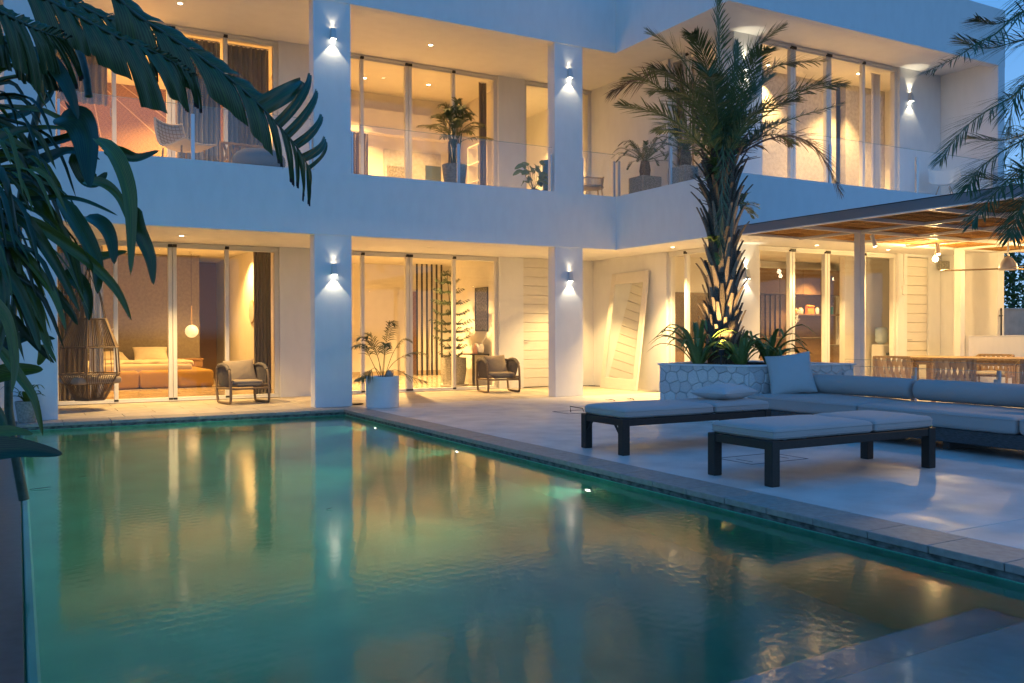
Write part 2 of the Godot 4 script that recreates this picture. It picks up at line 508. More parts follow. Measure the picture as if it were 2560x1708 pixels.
	mat("grey_panel", Color(0.52, 0.50, 0.49), 0.85, t_paper, Vector3(0.5, 0.5, 0.5))
	mat("print_paper", Color(0.42, 0.39, 0.33), 0.6, t_stain, Vector3(2.2, 1.4, 2.2))
	mat("slate_blue", Color(0.06, 0.09, 0.12), 0.5)
	mat("ceramic_white", Color(0.72, 0.70, 0.66), 0.3)
	mat("ceramic_pink", Color(0.55, 0.28, 0.20), 0.5)
	mat("dispenser_blue", Color(0.55, 0.68, 0.76), 0.2)
	mat("orange_box", Color(0.65, 0.20, 0.04), 0.6)
	mat("jar_amber", Color(0.40, 0.24, 0.06), 0.3)
	mat("jar_green", Color(0.05, 0.22, 0.08), 0.4)
	mat("pouf_knit", Color(0.20, 0.21, 0.215), 0.95, t_fabric, Vector3(3, 3, 3), false)
	mat("jar_pale", Color(0.60, 0.55, 0.44), 0.4)
	glow("lens_warm", Color(1.0, 0.80, 0.50), 26.0)
	glow("lens_white", Color(1.0, 0.93, 0.74), 14.0)
	glow("globe_glow", Color(1.0, 0.70, 0.36), 0.62)
	glow("pool_lens", Color(1.0, 0.98, 0.82), 16.0)

func _ready() -> void:
	# camera
	var cam := Camera3D.new()
	cam.name = "camera"
	add_child(cam)
	cam.position = Vector3(0, 1.25, 0)
	cam.rotation_degrees = Vector3(-0.6176, -29.244, -0.1612)
	cam.fov = rad_to_deg(2.0 * atan(853.997 / 2208.83))
	cam.near = 0.05
	cam.far = 400.0
	cam.current = true
	# dusk sky
	var env := Environment.new()
	var sky := Sky.new()
	var ps := ProceduralSkyMaterial.new()
	ps.sky_top_color = Color(0.008, 0.20, 0.60).linear_to_srgb()
	ps.sky_horizon_color = Color(0.42, 0.72, 1.08).linear_to_srgb()
	ps.sky_curve = 0.16
	ps.ground_horizon_color = Color(0.05, 0.075, 0.10).linear_to_srgb()
	ps.ground_bottom_color = Color(0.02, 0.03, 0.04).linear_to_srgb()
	sky.sky_material = ps
	env.background_mode = Environment.BG_SKY
	env.sky = sky
	env.background_energy_multiplier = 1.05
	env.tonemap_mode = Environment.TONE_MAPPER_LINEAR
	env.tonemap_exposure = 1.12
	env.volumetric_fog_enabled = true
	env.volumetric_fog_density = 0.0
	env.sdfgi_enabled = true
	env.ssao_enabled = true
	env.ssil_enabled = true
	var we := WorldEnvironment.new()
	we.name = "world_environment"
	we.environment = env
	add_child(we)
	# the last glow of the set sun, behind the camera
	var sun := DirectionalLight3D.new()
	sun.name = "sun"
	add_child(sun)
	sun.rotation_degrees = Vector3(-38, -20, 0)
	sun.light_energy = 0.02
	sun.light_color = Color(1.0, 0.93, 0.88)
	sun.light_angular_distance = 40.0
	sun.sky_mode = DirectionalLight3D.SKY_MODE_LIGHT_ONLY
	sun.shadow_enabled = true

	rng.seed = 7
	make_materials()
	ground()
	pool()
	house()
	rooms()
	pergola()
	planter()
	lamps()
	loungers()
	sofa()
	armchairs()
	terrace_things()
	indoor_things()
	balcony_things()
	dining()
	date_palm()
	right_palm()
	left_foliage()
	garden()

# ---------------------------------------------------------------- ground and pool
func ground() -> void:
	var g := setting("garden_ground")
	# one sheet to the horizon, cut out round the pool basin
	var b := B.new()
	for r in [[-150.0, 150.0, -150.0, -26.2], [-150.0, -2.0, -26.2, 4.0], [18.09, 150.0, -26.2, 4.0], [-150.0, 150.0, 4.0, 150.0]]:
		b.face([Vector3(r[0], -0.14, r[2]), Vector3(r[1], -0.14, r[2]), Vector3(r[1], -0.14, r[3]), Vector3(r[0], -0.14, r[3])], Vector3.UP)
	part(g, "lawn", b, M.lawn)
	# poured concrete terrace in slabs with open joints
	var t := setting("terrace")
	var slabs := [[5.004, 12.6, -3.447, 4.0], [5.004, 12.6, -14.352, -3.453], [12.606, 18.09, -11.3, 4.0], [12.606, 17.85, -12.44, -11.306]]
	for s in slabs:
		part(t, "concrete_slab", B.new().span(Vector3(s[0], -0.2, s[2]), Vector3(s[1], 0.0, s[3]), 0.004), M.terrace_concrete)
	part(t, "concrete_slab", B.new().span(Vector3(-2.0, -0.2, -17.1), Vector3(-0.6, -0.004, -13.84), 0.004), M.terrace_concrete)
	part(t, "joint_bed", B.new().span(Vector3(5.01, -0.3, -14.3), Vector3(18.0, -0.03, 3.9)), M.mortar)
	# tiled gallery floor under the balcony
	var f := setting("gallery_floor")
	var tile := B.new().box(Vector3.ZERO, Vector3(0.994, 0.05, 0.544), 0.003).mesh()
	for i in 13:
		for j in 5:
			if j == 0 and i > 11:
				continue
			var z := -14.63 - j * 0.55
			var x: float = -0.10 + i * 1.0 - (0.5 if j % 2 == 1 else 0.0)
			if x > 11.5 or x < -0.4:
				continue
			part(f, "floor_tile", tile, M["floor_tile_%d" % rng.randi_range(0, 2)], Vector3(x, -0.026 + rng.randf_range(-0.0006, 0.0006), z))
	part(f, "tile_bed", B.new().span(Vector3(-0.6, -0.3, -17.1), Vector3(11.75, -0.012, -14.352)), M.mortar)
	part(f, "wing_strip", B.new().span(Vector3(11.13, -0.2, -14.35), Vector3(11.75, -0.0015, -12.66)), M.floor_tile_1)

func pool() -> void:
	var p := setting("pool")
	var x0 := 0.07
	var x1 := 4.62
	var zf := -13.838
	var zn := 3.0
	var d := -1.55
	var fin: Material = M.pool_finish
	part(p, "basin_floor", B.new().span(Vector3(x0 - 0.2, d - 0.1, zf - 0.2), Vector3(x1 + 0.2, d, zn)), fin)
	part(p, "basin_wall", B.new().span(Vector3(x1, d, zf - 0.2), Vector3(x1 + 0.16, -0.086, zn)), fin)
	part(p, "basin_wall", B.new().span(Vector3(x0 - 0.2, d, zf - 0.16), Vector3(x1, -0.086, zf)), fin)
	part(p, "weir_wall", B.new().span(Vector3(x0 - 0.05, d, zf), Vector3(x0, -0.101, zn), 0.012), fin)
	part(p, "basin_wall", B.new().span(Vector3(x0, d, 2.0), Vector3(x1, -0.2, 2.2)), fin)
	part(p, "step", B.new().span(Vector3(x0, d, -2.97), Vector3(x1, -0.69, 2.0), 0.02), M.pool_step)
	part(p, "step", B.new().span(Vector3(x0, -0.69, -2.56), Vector3(x1, -0.39, 2.0), 0.02), M.pool_step)
	# stained plaster upstand between water and coping
	part(p, "upstand", B.new().span(Vector3(x1 + 0.012, -0.086, zf - 0.2), Vector3(x1 + 0.16, -0.046, zn)), M.pool_upstand)
	part(p, "upstand", B.new().span(Vector3(x0 - 0.2, -0.086, zf - 0.16), Vector3(x1 + 0.012, -0.046, zf - 0.012)), M.pool_upstand)
	# coping stones one by one
	var z := zf
	while z < 2.6:
		var l: float = rng.randf_range(0.42, 0.46)
		var b := B.new().span(Vector3(x1, -0.046, z + 0.003), Vector3(4.998, 0.001, z + l - 0.003), 0.004)
		part(p, "coping_stone", b, M["coping_stone_%d" % rng.randi_range(0, 2)], Vector3(rng.randf_range(-0.002, 0.002), rng.randf_range(-0.001, 0.001), 0))
		z += l
	var x := -0.6
	while x < 4.95:
		var l2: float = minf(rng.randf_range(0.55, 0.62), 4.998 - x)
		if l2 < 0.2:
			break
		var b2 := B.new().span(Vector3(x + 0.003, -0.046, -14.349), Vector3(x + l2 - 0.003, 0.001, zf), 0.004)
		part(p, "coping_stone", b2, M["coping_stone_%d" % rng.randi_range(0, 2)], Vector3(0, rng.randf_range(-0.001, 0.001), rng.randf_range(-0.002, 0.002)))
		x += l2
	part(p, "corner_fill", B.new().span(Vector3(4.70, -0.2, -14.349), Vector3(5.0, -0.05, -13.84)), M.mortar)
	# wet overflow ledge left of the weir
	part(p, "overflow_ledge", B.new().span(Vector3(-2.0, -0.4, -13.84), Vector3(x0 - 0.052, -0.094, 3.0), 0.006), M.wet_stone)
	# water: a surface of small ripples, each vertex with the slope of the waves
	var w := []
	var r := RandomNumberGenerator.new()
	r.seed = 11
	for i in 18:
		var lam: float = 0.036 * pow(3.2, r.randf())
		var a: float = r.randf() * TAU
		var slope: float = 0.0022 * (0.6 + r.randf())
		w.append([cos(a) * TAU / lam, sin(a) * TAU / lam, r.randf() * TAU, slope * lam / TAU])
	var nx := 370
	var nz := 1000
	var xa := x0 - 0.045
	var za := zf - 0.001
	var zb := 2.0
	var v := PackedVector3Array()
	var n := PackedVector3Array()
	var k := PackedInt32Array()
	for j in nz + 1:
		for i in nx + 1:
			var px: float = lerpf(xa, x1 + 0.005, float(i) / nx)
			var pz: float = lerpf(za, -1.6, float(j) / (nz - 40)) if j < nz - 40 else lerpf(-1.6, zb, float(j - nz + 40) / 40.0)
			var h := 0.0
			var sx := 0.0
			var sz := 0.0
			for q in w:
				var ph: float = q[0] * px + q[1] * pz + q[2]
				h += q[3] * sin(ph)
				var c: float = q[3] * cos(ph)
				sx += q[0] * c
				sz += q[1] * c
			var calm: float = clampf((px - xa) * 4.0, 0.05, 1.0)
			v.append(Vector3(px, -0.09 + h * calm, pz))
			n.append(Vector3(-sx * calm, 1, -sz * calm).normalized())
	for j in nz:
		for i in nx:
			var a2 := j * (nx + 1) + i
			k.append_array(PackedInt32Array([a2, a2 + 1, a2 + nx + 1, a2 + 1, a2 + nx + 2, a2 + nx + 1]))
	var arr := []
	arr.resize(Mesh.ARRAY_MAX)
	arr[Mesh.ARRAY_VERTEX] = v
	arr[Mesh.ARRAY_NORMAL] = n
	arr[Mesh.ARRAY_INDEX] = k
	var wm := ArrayMesh.new()
	wm.add_surface_from_arrays(Mesh.PRIMITIVE_TRIANGLES, arr)
	var ws := MeshInstance3D.new()
	ws.name = "pool_water"
	ws.mesh = wm
	ws.material_override = M.water
	ws.set_meta("kind", "structure")
	add_child(ws)
	# the water itself is faintly green and cloudy
	var body := FogVolume.new()
	body.name = "pool_water_body"
	body.shape = RenderingServer.FOG_VOLUME_SHAPE_BOX
	body.size = Vector3(4.5, 1.40, 15.7)
	body.position = Vector3(2.345, -0.82, -5.95)
	var fm := FogMaterial.new()
	fm.density = 0.07
	fm.albedo = Color(0.12, 0.80, 0.66).linear_to_srgb()
	body.material = fm
	body.set_meta("kind", "structure")
	add_child(body)
	# small dry leaves afloat
	var spots := [[0.16, -8.6, 0.16, "long brown dry leaf floating beside the overflow edge of the pool"], [0.52, -9.1, 0.06, "small dry leaf scrap floating on the pool near the overflow edge"], [2.05, -6.5, 0.05, "tiny dark leaf floating in the middle of the pool"]]
	for s in spots:
		var o := thing("floating_leaf", s[3], "leaf", Vector3(s[0], -0.087, s[1]), rng.randf() * 0.6, "dry leaves on the water")
		var lb := B.new()
		var rows := []
		for i in 7:
			var tt := i / 6.0
			var ww: float = s[2] * 0.09 * sin(PI * clampf(tt, 0.02, 0.98))
			rows.append(PackedVector3Array([Vector3((tt - 0.5) * s[2], 0.004 + 0.006 * tt * tt, -ww), Vector3((tt - 0.5) * s[2], 0.001 + 0.006 * tt * tt, 0), Vector3((tt - 0.5) * s[2], 0.004 + 0.006 * tt * tt, ww)]))
		lb.surf(rows)
		part(o, "blade", lb, M.leaf_edge_dry)

# ---------------------------------------------------------------- house
var H: Node3D

func hp(nm: String, a: Vector3, b: Vector3, m: String, bev := 0.0) -> MeshInstance3D:
	return part(H, nm, B.new().span(a, b, bev), M[m])

func glazing(nm: String, at: Vector3, turn: float, width: float, height: float, cuts: Array, flip_handles := false) -> void:
	# cuts: [position, kind] where kind 1 is a single stile and 2 a meeting pair
	var w := Node3D.new()
	w.name = nm
	H.add_child(w, true)
	w.position = at
	w.rotation.y = turn
	var fm: Material = M.window_frame
	part(w, "head_rail", B.new().span(Vector3(0, height - 0.10, -0.07), Vector3(width, height - 0.004, 0.045), 0.006), fm)
	part(w, "head_track", B.new().span(Vector3(0.01, height - 0.055, 0.045), Vector3(width - 0.01, height - 0.006, 0.075), 0.004), fm)
	part(w, "bottom_rail", B.new().span(Vector3(0, 0.0, -0.07), Vector3(width, 0.065, 0.045), 0.006), fm)
	part(w, "sill_track", B.new().span(Vector3(0.01, 0.001, 0.045), Vector3(width - 0.01, 0.02, 0.10), 0.003), fm)
	part(w, "jamb", B.new().span(Vector3(0, 0.065, -0.07), Vector3(0.085, height - 0.10, 0.045), 0.006), fm)
	part(w, "jamb", B.new().span(Vector3(width - 0.085, 0.065, -0.07), Vector3(width, height - 0.10, 0.045), 0.006), fm)
	var prev := 0.085
	var edges := []
	for c in cuts:
		var cx: float = c[0]
		var xs: Array = [cx] if c[1] == 1 else [cx - 0.039, cx + 0.039]
		for sx in xs:
			part(w, "stile", B.new().span(Vector3(sx - 0.035, 0.055, -0.035), Vector3(sx + 0.035, height - 0.085, 0.058), 0.005), fm)
			part(w, "end_cap", B.new().span(Vector3(sx - 0.038, height - 0.086, -0.02), Vector3(sx + 0.038, height - 0.030, 0.080), 0.004), M.black_cap)
			part(w, "end_cap", B.new().span(Vector3(sx - 0.036, 0.022, -0.02), Vector3(sx + 0.036, 0.060, 0.064), 0.004), M.black_cap)
		edges.append([prev, xs[0] - 0.03])
		prev = xs[xs.size() - 1] + 0.03
	edges.append([prev, width - 0.085])
	for e in edges:
		var pb := B.new()
		pb.face([Vector3(e[0], 0.06, 0), Vector3(e[1], 0.06, 0), Vector3(e[1], height - 0.09, 0), Vector3(e[0], height - 0.09, 0)], Vector3.BACK)
		part(w, "pane", pb, M.clear_glass)
	# pull handle on the first stile
	if cuts.size() > 0:
		var hx: float = cuts[0][0] - 0.045
		part(w, "handle", B.new().tube([Vector3(hx, 1.18, 0.055), Vector3(hx - 0.02, 1.18, 0.085), Vector3(hx - 0.02, 1.32, 0.085), Vector3(hx, 1.32, 0.055)], [0.009], 6), M.steel)

func plank_door(at: Vector3, width: float, height: float, count: int) -> void:
	var d := Node3D.new()
	d.name = "plank_door"
	H.add_child(d, true)
	d.position = at
	var ph := height / count
	var pm := B.new().box(Vector3(width / 2, ph / 2, 0), Vector3(width, ph - 0.008, 0.04), 0.004).mesh()
	for i in count:
		part(d, "plank", pm, M.door_paint, Vector3(0, i * ph, rng.randf_range(-0.002, 0.002)))
	part(d, "backing", B.new().span(Vector3(0, 0, -0.07), Vector3(width, height, -0.025)), M.door_paint)
	part(d, "door_handle", B.new().tube([Vector3(-0.01 if width < 0.8 else 0.03, 1.05, 0.02), Vector3(0.03, 1.05, 0.06), Vector3(0.14, 1.05, 0.06)], [0.010], 6), M.steel)

func railing(path_a: Vector3, path_b: Vector3, posts: Array) -> void:
	var r := Node3D.new()
	r.name = "glass_railing"
	H.add_child(r, true)
	r.position = path_a
	var d := path_b - path_a
	var l := d.length()
	r.rotation.y = atan2(-d.z, d.x)
	var cuts := [0.012]
	for p in posts:
		cuts.append(p)
	cuts.append(l - 0.012)
	for i in cuts.size() - 1:
		var a: float = cuts[i] + (0.006 if i > 0 else 0.0)
		var b: float = cuts[i + 1] - (0.006 if i < cuts.size() - 2 else 0.0)
		part(r, "pane", pane_shape(a, b, 0.03, 0.85), M.rail_glass)
		part(r, "glass_edge", B.new().span(Vector3(a, 0.850, -0.005), Vector3(b, 0.856, 0.005)), M.rail_edge)
	for p in posts:
		part(r, "post", B.new().span(Vector3(p - 0.028, 0.0, -0.02), Vector3(p + 0.028, 0.72, 0.02), 0.004), M.steel)
	for e in [0.03, l - 0.03]:
		part(r, "post", B.new().span(Vector3(e - 0.02, 0.0, -0.02), Vector3(e + 0.02, 0.72, 0.02), 0.004), M.steel)

func pane_shape(a: float, b: float, y0: float, y1: float) -> B:
	var pb := B.new()
	pb.face([Vector3(a, y0, 0), Vector3(b, y0, 0), Vector3(b, y1, 0), Vector3(a, y1, 0)], Vector3.BACK)
	return pb

func house() -> void:
	H = thing("villa", "two storey white plastered villa with deep balconies and tall glass doors round the pool", "house")
	mat("rail_edge", Color(0.22, 0.34, 0.33), 0.2)
	var W := "white_plaster"
	# balcony band and roof band, with a drip lip in front of the soffit
	for lv in [[2.877, 3.93, 2.905, 3.90], [6.773, 7.947, 6.88, 7.60]]:
		var nm: String = "balcony_band" if lv[0] < 4.0 else "roof_band"
		hp(nm, Vector3(-6, lv[0], -14.51), Vector3(10.40, lv[1], -14.33), W)
		hp(nm, Vector3(10.40, lv[0], -14.51), Vector3(10.58, lv[1], -11.32), W)
		hp(nm, Vector3(10.40, lv[0], -11.32), Vector3(18.09, lv[1], -11.14), W)
		var sn: String = "balcony_slab" if lv[0] < 4.0 else "roof_slab"
		if lv[0] < 4.0:
			hp(sn, Vector3(-6, lv[2], -17.3), Vector3(10.58, lv[3], -14.51), "soffit_paint")
			hp(sn, Vector3(10.58, lv[2], -17.3), Vector3(11.95, lv[3], -11.32), "soffit_paint")
			hp(sn, Vector3(11.95, lv[2], -17.3), Vector3(17.85, lv[3], -11.32), "soffit_paint")
			hp("floor_slab", Vector3(-6, 3.22, -26), Vector3(17.85, 3.9, -17.3), "room_paint")
		else:
			hp(sn, Vector3(-6, lv[2], -26), Vector3(10.58, lv[3], -14.51), "soffit_paint")
			hp(sn, Vector3(10.58, lv[2], -26), Vector3(18.09, lv[3], -11.32), "soffit_paint")
	for x in [-0.135, 4.294, 8.98]:
		hp("pillar", Vector3(x, 0, -14.60), Vector3(x + 0.64, 2.95, -14.345), W, 0.006)
		hp("pillar", Vector3(x, 3.85, -14.60), Vector3(x + 0.64, 6.95, -14.345), W, 0.006)
	# outer walls
	for sg in [[-6.0, 0.53], [4.434, 5.06], [9.252, 9.87], [10.75, 11.75]]:
		hp("wall", Vector3(sg[0], 0, -17.3), Vector3(sg[1], 2.95, -17.1), W)
	for sg in [[-6.0, 0.53], [4.434, 5.06], [9.252, 9.915]]:
		hp("wall", Vector3(sg[0], 3.85, -17.3), Vector3(sg[1], 6.95, -17.1), W)
	hp("wall", Vector3(11.75, 0, -26), Vector3(11.95, 3.3, -14.43), W)
	hp("wall", Vector3(11.75, 3.85, -26), Vector3(11.95, 6.95, -14.37), W)
	hp("wall", Vector3(11.75, 0, -12.90), Vector3(11.95, 2.95, -12.65), W)
	hp("wall", Vector3(11.75, 3.85, -12.90), Vector3(11.95, 6.95, -12.65), W)
	hp("wall", Vector3(11.75, 0, -12.65), Vector3(12.39, 2.95, -12.45), W)
	hp("wall", Vector3(11.75, 3.85, -12.65), Vector3(12.46, 6.95, -12.45), W)
	hp("wall", Vector3(16.45, 0, -12.65), Vector3(16.73, 2.95, -12.45), W)
	hp("wall", Vector3(17.45, 0, -12.65), Vector3(17.85, 2.95, -12.45), W)
	hp("wall", Vector3(16.73, 2.85, -12.65), Vector3(17.45, 2.95, -12.45), W)
	hp("wall", Vector3(16.47, 3.85, -12.65), Vector3(17.85, 6.95, -12.45), W)
	hp("fin_wall", Vector3(17.86, 0, -26), Vector3(18.088, 7.9, -11.322), W)
	hp("fin_wall", Vector3(17.86, 0, -11.322), Vector3(18.086, 2.877, -11.145), W)
	hp("fin_wall", Vector3(17.86, 3.93, -11.322), Vector3(18.086, 6.773, -11.145), W)
	hp("rear_wall", Vector3(-6, 0, -26.2), Vector3(18.09, 7.6, -26.0), W)
	hp("side_wall", Vector3(-6.2, 0, -26.2), Vector3(-6.0, 7.6, -17.1), W)
	# joinery
	var z := -17.21
	glazing("sliding_glass_door", Vector3(0.53, 0.003, z), 0, 3.904, 2.902, [[1.00, 1], [1.955, 2], [2.925, 1]])
	glazing("sliding_glass_door", Vector3(5.06, 0.003, z), 0, 4.192, 2.902, [[1.075, 1], [2.093, 2], [3.132, 1]])
	glazing("sliding_glass_door", Vector3(0.53, 3.905, z), 0, 3.904, 2.975, [[1.00, 1], [1.955, 2], [2.925, 1]])
	glazing("sliding_glass_door", Vector3(5.06, 3.905, z), 0, 4.192, 2.975, [[1.075, 1], [2.093, 2], [3.132, 1]])
	glazing("balcony_door", Vector3(9.915, 3.905, z), 0, 1.835, 2.975, [[0.92, 1]])
	glazing("sliding_glass_door", Vector3(12.39, 0.003, -12.55), 0, 4.06, 2.902, [[0.94, 2], [1.93, 2], [3.04, 1]])
	glazing("sliding_glass_door", Vector3(12.46, 3.905, -12.55), 0, 4.01, 2.975, [[0.89, 2], [1.90, 2], [2.94, 1]])
	glazing("side_window", Vector3(11.85, 0.003, -14.43), -PI / 2, 1.53, 2.902, [[0.55, 1]])
	glazing("side_window", Vector3(11.85, 3.905, -14.37), -PI / 2, 1.47, 2.975, [[0.55, 1]])
	plank_door(Vector3(9.87, 0.012, -17.14), 0.88, 2.89, 14)
	plank_door(Vector3(16.74, 0.01, -12.50), 0.70, 2.83, 14)
	# balcony rails
	railing(Vector3(0.515, 3.93, -14.42), Vector3(4.286, 3.93, -14.42), [1.885])
	railing(Vector3(4.944, 3.93, -14.42), Vector3(8.972, 3.93, -14.42), [2.03])
	railing(Vector3(9.63, 3.93, -14.42), Vector3(10.45, 3.93, -14.42), [])
	railing(Vector3(10.49, 3.93, -14.38), Vector3(10.49, 3.93, -11.27), [1.62])
	railing(Vector3(10.53, 3.93, -11.23), Vector3(17.84, 3.93, -11.23), [2.40, 4.84])

func rooms() -> void:
	# inner walls, floors and ceilings
	var R := "room_paint"
	hp("floor", Vector3(-6, -0.3, -26), Vector3(11.75, 0.006, -17.3), "polished_floor")
	hp("floor", Vector3(11.95, -0.3, -17.3), Vector3(17.86, 0.006, -12.65), "polished_floor")
	hp("floor", Vector3(-6, 3.9, -26), Vector3(11.75, 3.912, -17.3), "polished_floor")
	hp("floor", Vector3(11.95, 3.9, -17.3), Vector3(17.86, 3.912, -12.65), "polished_floor")
	for lv in [[0.0, 3.24], [3.9, 6.90]]:
		hp("partition", Vector3(4.90, lv[0], -26), Vector3(5.0, lv[1], -17.3), R)
		hp("partition", Vector3(-0.12, lv[0], -26), Vector3(-0.02, lv[1], -17.3), R)
		hp("partition", Vector3(11.95, lv[0], -17.5), Vector3(17.86, lv[1], -17.3), R)
	# lower bedroom
	hp("headboard_wall", Vector3(-0.02, 0.006, -23.8), Vector3(4.07, 3.22, -23.65), "wallpaper_concrete")
	hp("recess_wall", Vector3(4.07, 0.006, -25.9), Vector3(4.90, 3.22, -25.8), "brown_wall")
	# lobby
	hp("partition", Vector3(9.45, 0, -19.8), Vector3(9.57, 3.24, -17.3), R)
	hp("partition", Vector3(5.0, 0, -24.3), Vector3(11.75, 3.24, -24.15), R)
	hp("skirting", Vector3(5.0, 0.006, -24.15), Vector3(11.75, 0.12, -24.13), "polished_floor")
	hp("doorway_recess", Vector3(9.92, 0.006, -24.15), Vector3(10.30, 2.45, -24.12), "oak_panel")
	hp("side_door", Vector3(5.0, 0.006, -21.4), Vector3(5.03, 2.35, -20.5), "brown_wall")
	# kitchen
	hp("partition", Vector3(16.15, 0, -13.75), Vector3(17.86, 2.92, -13.6), R)
	hp("partition", Vector3(11.95, 0, -15.45), Vector3(17.86, 2.92, -15.3), R)
	for i in 5:
		hp("kitchen_cabinet", Vector3(14.0 + i * 0.77, 2.12, -15.3), Vector3(14.765 + i * 0.77, 2.72, -14.95), "kitchen_veneer", 0.004)
	hp("cabinet_base", Vector3(12.0, 0.05, -15.3), Vector3(17.8, 0.88, -14.75), "kitchen_veneer")
	hp("worktop", Vector3(12.0, 0.88, -15.3), Vector3(17.8, 0.92, -14.72), "kitchen_counter")
	hp("splashback", Vector3(12.0, 0.92, -15.3), Vector3(17.8, 2.12, -15.27), "kitchen_veneer")
	hp("shelf", Vector3(16.1, 1.63, -15.27), Vector3(17.8, 1.66, -15.0), "kitchen_veneer")
	hp("kitchen_island", Vector3(13.3, 0.006, -14.35), Vector3(16.0, 1.08, -13.95), "kitchen_veneer")
	hp("island_top", Vector3(13.25, 1.08, -14.40), Vector3(16.05, 1.11, -13.90), "kitchen_counter")
	for i in 12:
		hp("slat", Vector3(14.1 + i * 0.16, 1.15, -15.265), Vector3(14.2 + i * 0.16, 2.11, -15.225), "kitchen_veneer", 0.003)
	# upper bedroom with a panelled wall
	hp("panelled_wall", Vector3(-0.02, 3.912, -21.95), Vector3(4.90, 6.90, -21.8), "oak_panel")
	for l in [[1.6, 6.87, 3.9, 4.9], [2.1, 6.87, 4.8, 5.0], [3.9, 6.1, 2.3, 4.6], [0.2, 6.87, 2.6, 4.7], [1.45, 6.87, 1.85, 4.6]]:
		var a := Vector3(l[0], l[1], -21.797)
		var e := Vector3(l[2], l[3], -21.797)
		var dirn := (e - a).normalized()
		var bs := Basis(dirn, Vector3.BACK.cross(dirn), Vector3.BACK)
		part(H, "inlay", B.new().box((a + e) / 2, Vector3(a.distance_to(e), 0.022, 0.006), 0.0, bs), M.oak_inlay)
	# upper middle room
	hp("partition", Vector3(5.0, 3.9, -19.95), Vector3(9.30, 6.90, -19.8), R)
	hp("bulkhead", Vector3(5.0, 5.90, -19.8), Vector3(9.2, 6.45, -19.55), R)
	hp("partition", Vector3(9.70, 3.9, -21.5), Vector3(9.82, 6.90, -17.3), R)
	hp("partition", Vector3(5.0, 3.9, -21.6), Vector3(11.75, 6.90, -21.5), R)
	# upper wing room with rough grey screen walls
	hp("screen_wall", Vector3(11.95, 3.912, -14.15), Vector3(16.32, 6.90, -14.0), "grey_panel")
	hp("screen_wall", Vector3(16.52, 3.912, -14.05), Vector3(17.86, 6.90, -13.9), "grey_panel")

# ---------------------------------------------------------------- pergola
func pergola() -> void:
	var p := thing("pergola", "white steel pergola with grey fascia and brushwood roof over the dining terrace", "pergola")
	var y := 2.85
	var x0 := 10.5
	var x1 := 21.3
	var zb := -11.13
	var zf := -3.0
	part(p, "fascia", B.new().span(Vector3(x0 - 0.03, 2.862, zf), Vector3(x0 + 0.03, 2.995, zb), 0.004), M.grey_fascia)
	part(p, "fascia", B.new().span(Vector3(x0 + 0.03, 2.862, zf), Vector3(x1, 2.995, zf + 0.06), 0.004), M.grey_fascia)
	part(p, "fascia_trim", B.new().span(Vector3(x0 - 0.035, 2.995, zf), Vector3(x0 + 0.05, 3.006, zb), 0.002), M.black_cap)
	part(p, "edge_angle", B.new().span(Vector3(x0 - 0.03, 2.845, zf), Vector3(x0 + 0.045, 2.862, zb), 0.002), M.white_metal)
	for z in [-9.84, -8.70, -7.55, -6.40, -5.25, -4.10]:
		part(p, "beam", B.new().span(Vector3(x0 + 0.03, y, z - 0.025), Vector3(x1, y + 0.055, z + 0.025), 0.003), M.white_metal)
	for x in [12.05, 13.5, 14.95, 16.4, 17.85, 19.3, 20.75]:
		part(p, "cross_beam", B.new().span(Vector3(x - 0.02, y + 0.005, zf), Vector3(x + 0.02, y + 0.05, zb), 0.003), M.white_metal)
	part(p, "post", B.new().span(Vector3(12.03, 0, -9.95), Vector3(12.15, y + 0.04, -9.83), 0.004), M.white_metal)
	part(p, "post", B.new().span(Vector3(16.38, 0, -11.12), Vector3(16.52, y + 0.04, -10.98), 0.004), M.white_metal)
	part(p, "post", B.new().span(Vector3(12.03, 0, -4.16), Vector3(12.15, y + 0.04, -4.04), 0.004), M.white_metal)
	part(p, "roof_sheet", B.new().span(Vector3(x0 + 0.05, 2.985, zf + 0.07), Vector3(x1, 2.99, zb - 0.0)), M.grey_fascia)
	# brushwood lies along x, joined in one mat for each bay
	var r := RandomNumberGenerator.new()
	r.seed = 5
	var zs := [-11.12, -9.84, -8.70, -7.55, -6.40, -5.25, -4.10, -3.06]
	for bay in zs.size() - 1:
		for xb in 4:
			var xa: float = x0 + 0.04 + xb * 2.7
			var bs := [B.new(), B.new(), B.new()]
			var z: float = zs[bay] + 0.01
			while z < zs[bay + 1] - 0.01:
				var x: float = xa - r.randf_range(0.0, 0.5)
				while x < xa + 2.68:
					var l: float = r.randf_range(0.8, 1.7)
					var a: float = maxf(x, xa)
					var e: float = minf(x + l, xa + 2.7)
					if e - a > 0.1:
						var yy: float = y + 0.062 + r.randf_range(0.0, 0.03)
						var dz: float = r.randf_range(-0.06, 0.06)
						var za: float = clampf(z, zs[bay] + 0.01, zs[bay + 1] - 0.01)
						var zm: float = clampf(z + dz * 0.5 + r.randf_range(-0.015, 0.015), zs[bay], zs[bay + 1])
						var ze: float = clampf(z + dz, zs[bay], zs[bay + 1])
						bs[r.randi_range(0, 2)].tube([Vector3(a, yy, za), Vector3((a + e) / 2, yy - r.randf_range(-0.004, 0.01), zm), Vector3(e, yy + r.randf_range(-0.008, 0.01), ze)], [r.randf_range(0.007, 0.013)], 4, false)
					x += l * r.randf_range(0.75, 1.0)
				z += r.randf_range(0.012, 0.022)
			for i in 3:
				var o := part(p, "brushwood_mat", bs[i], M["brushwood_%d" % i])
				o.set_meta("kind", "stuff")

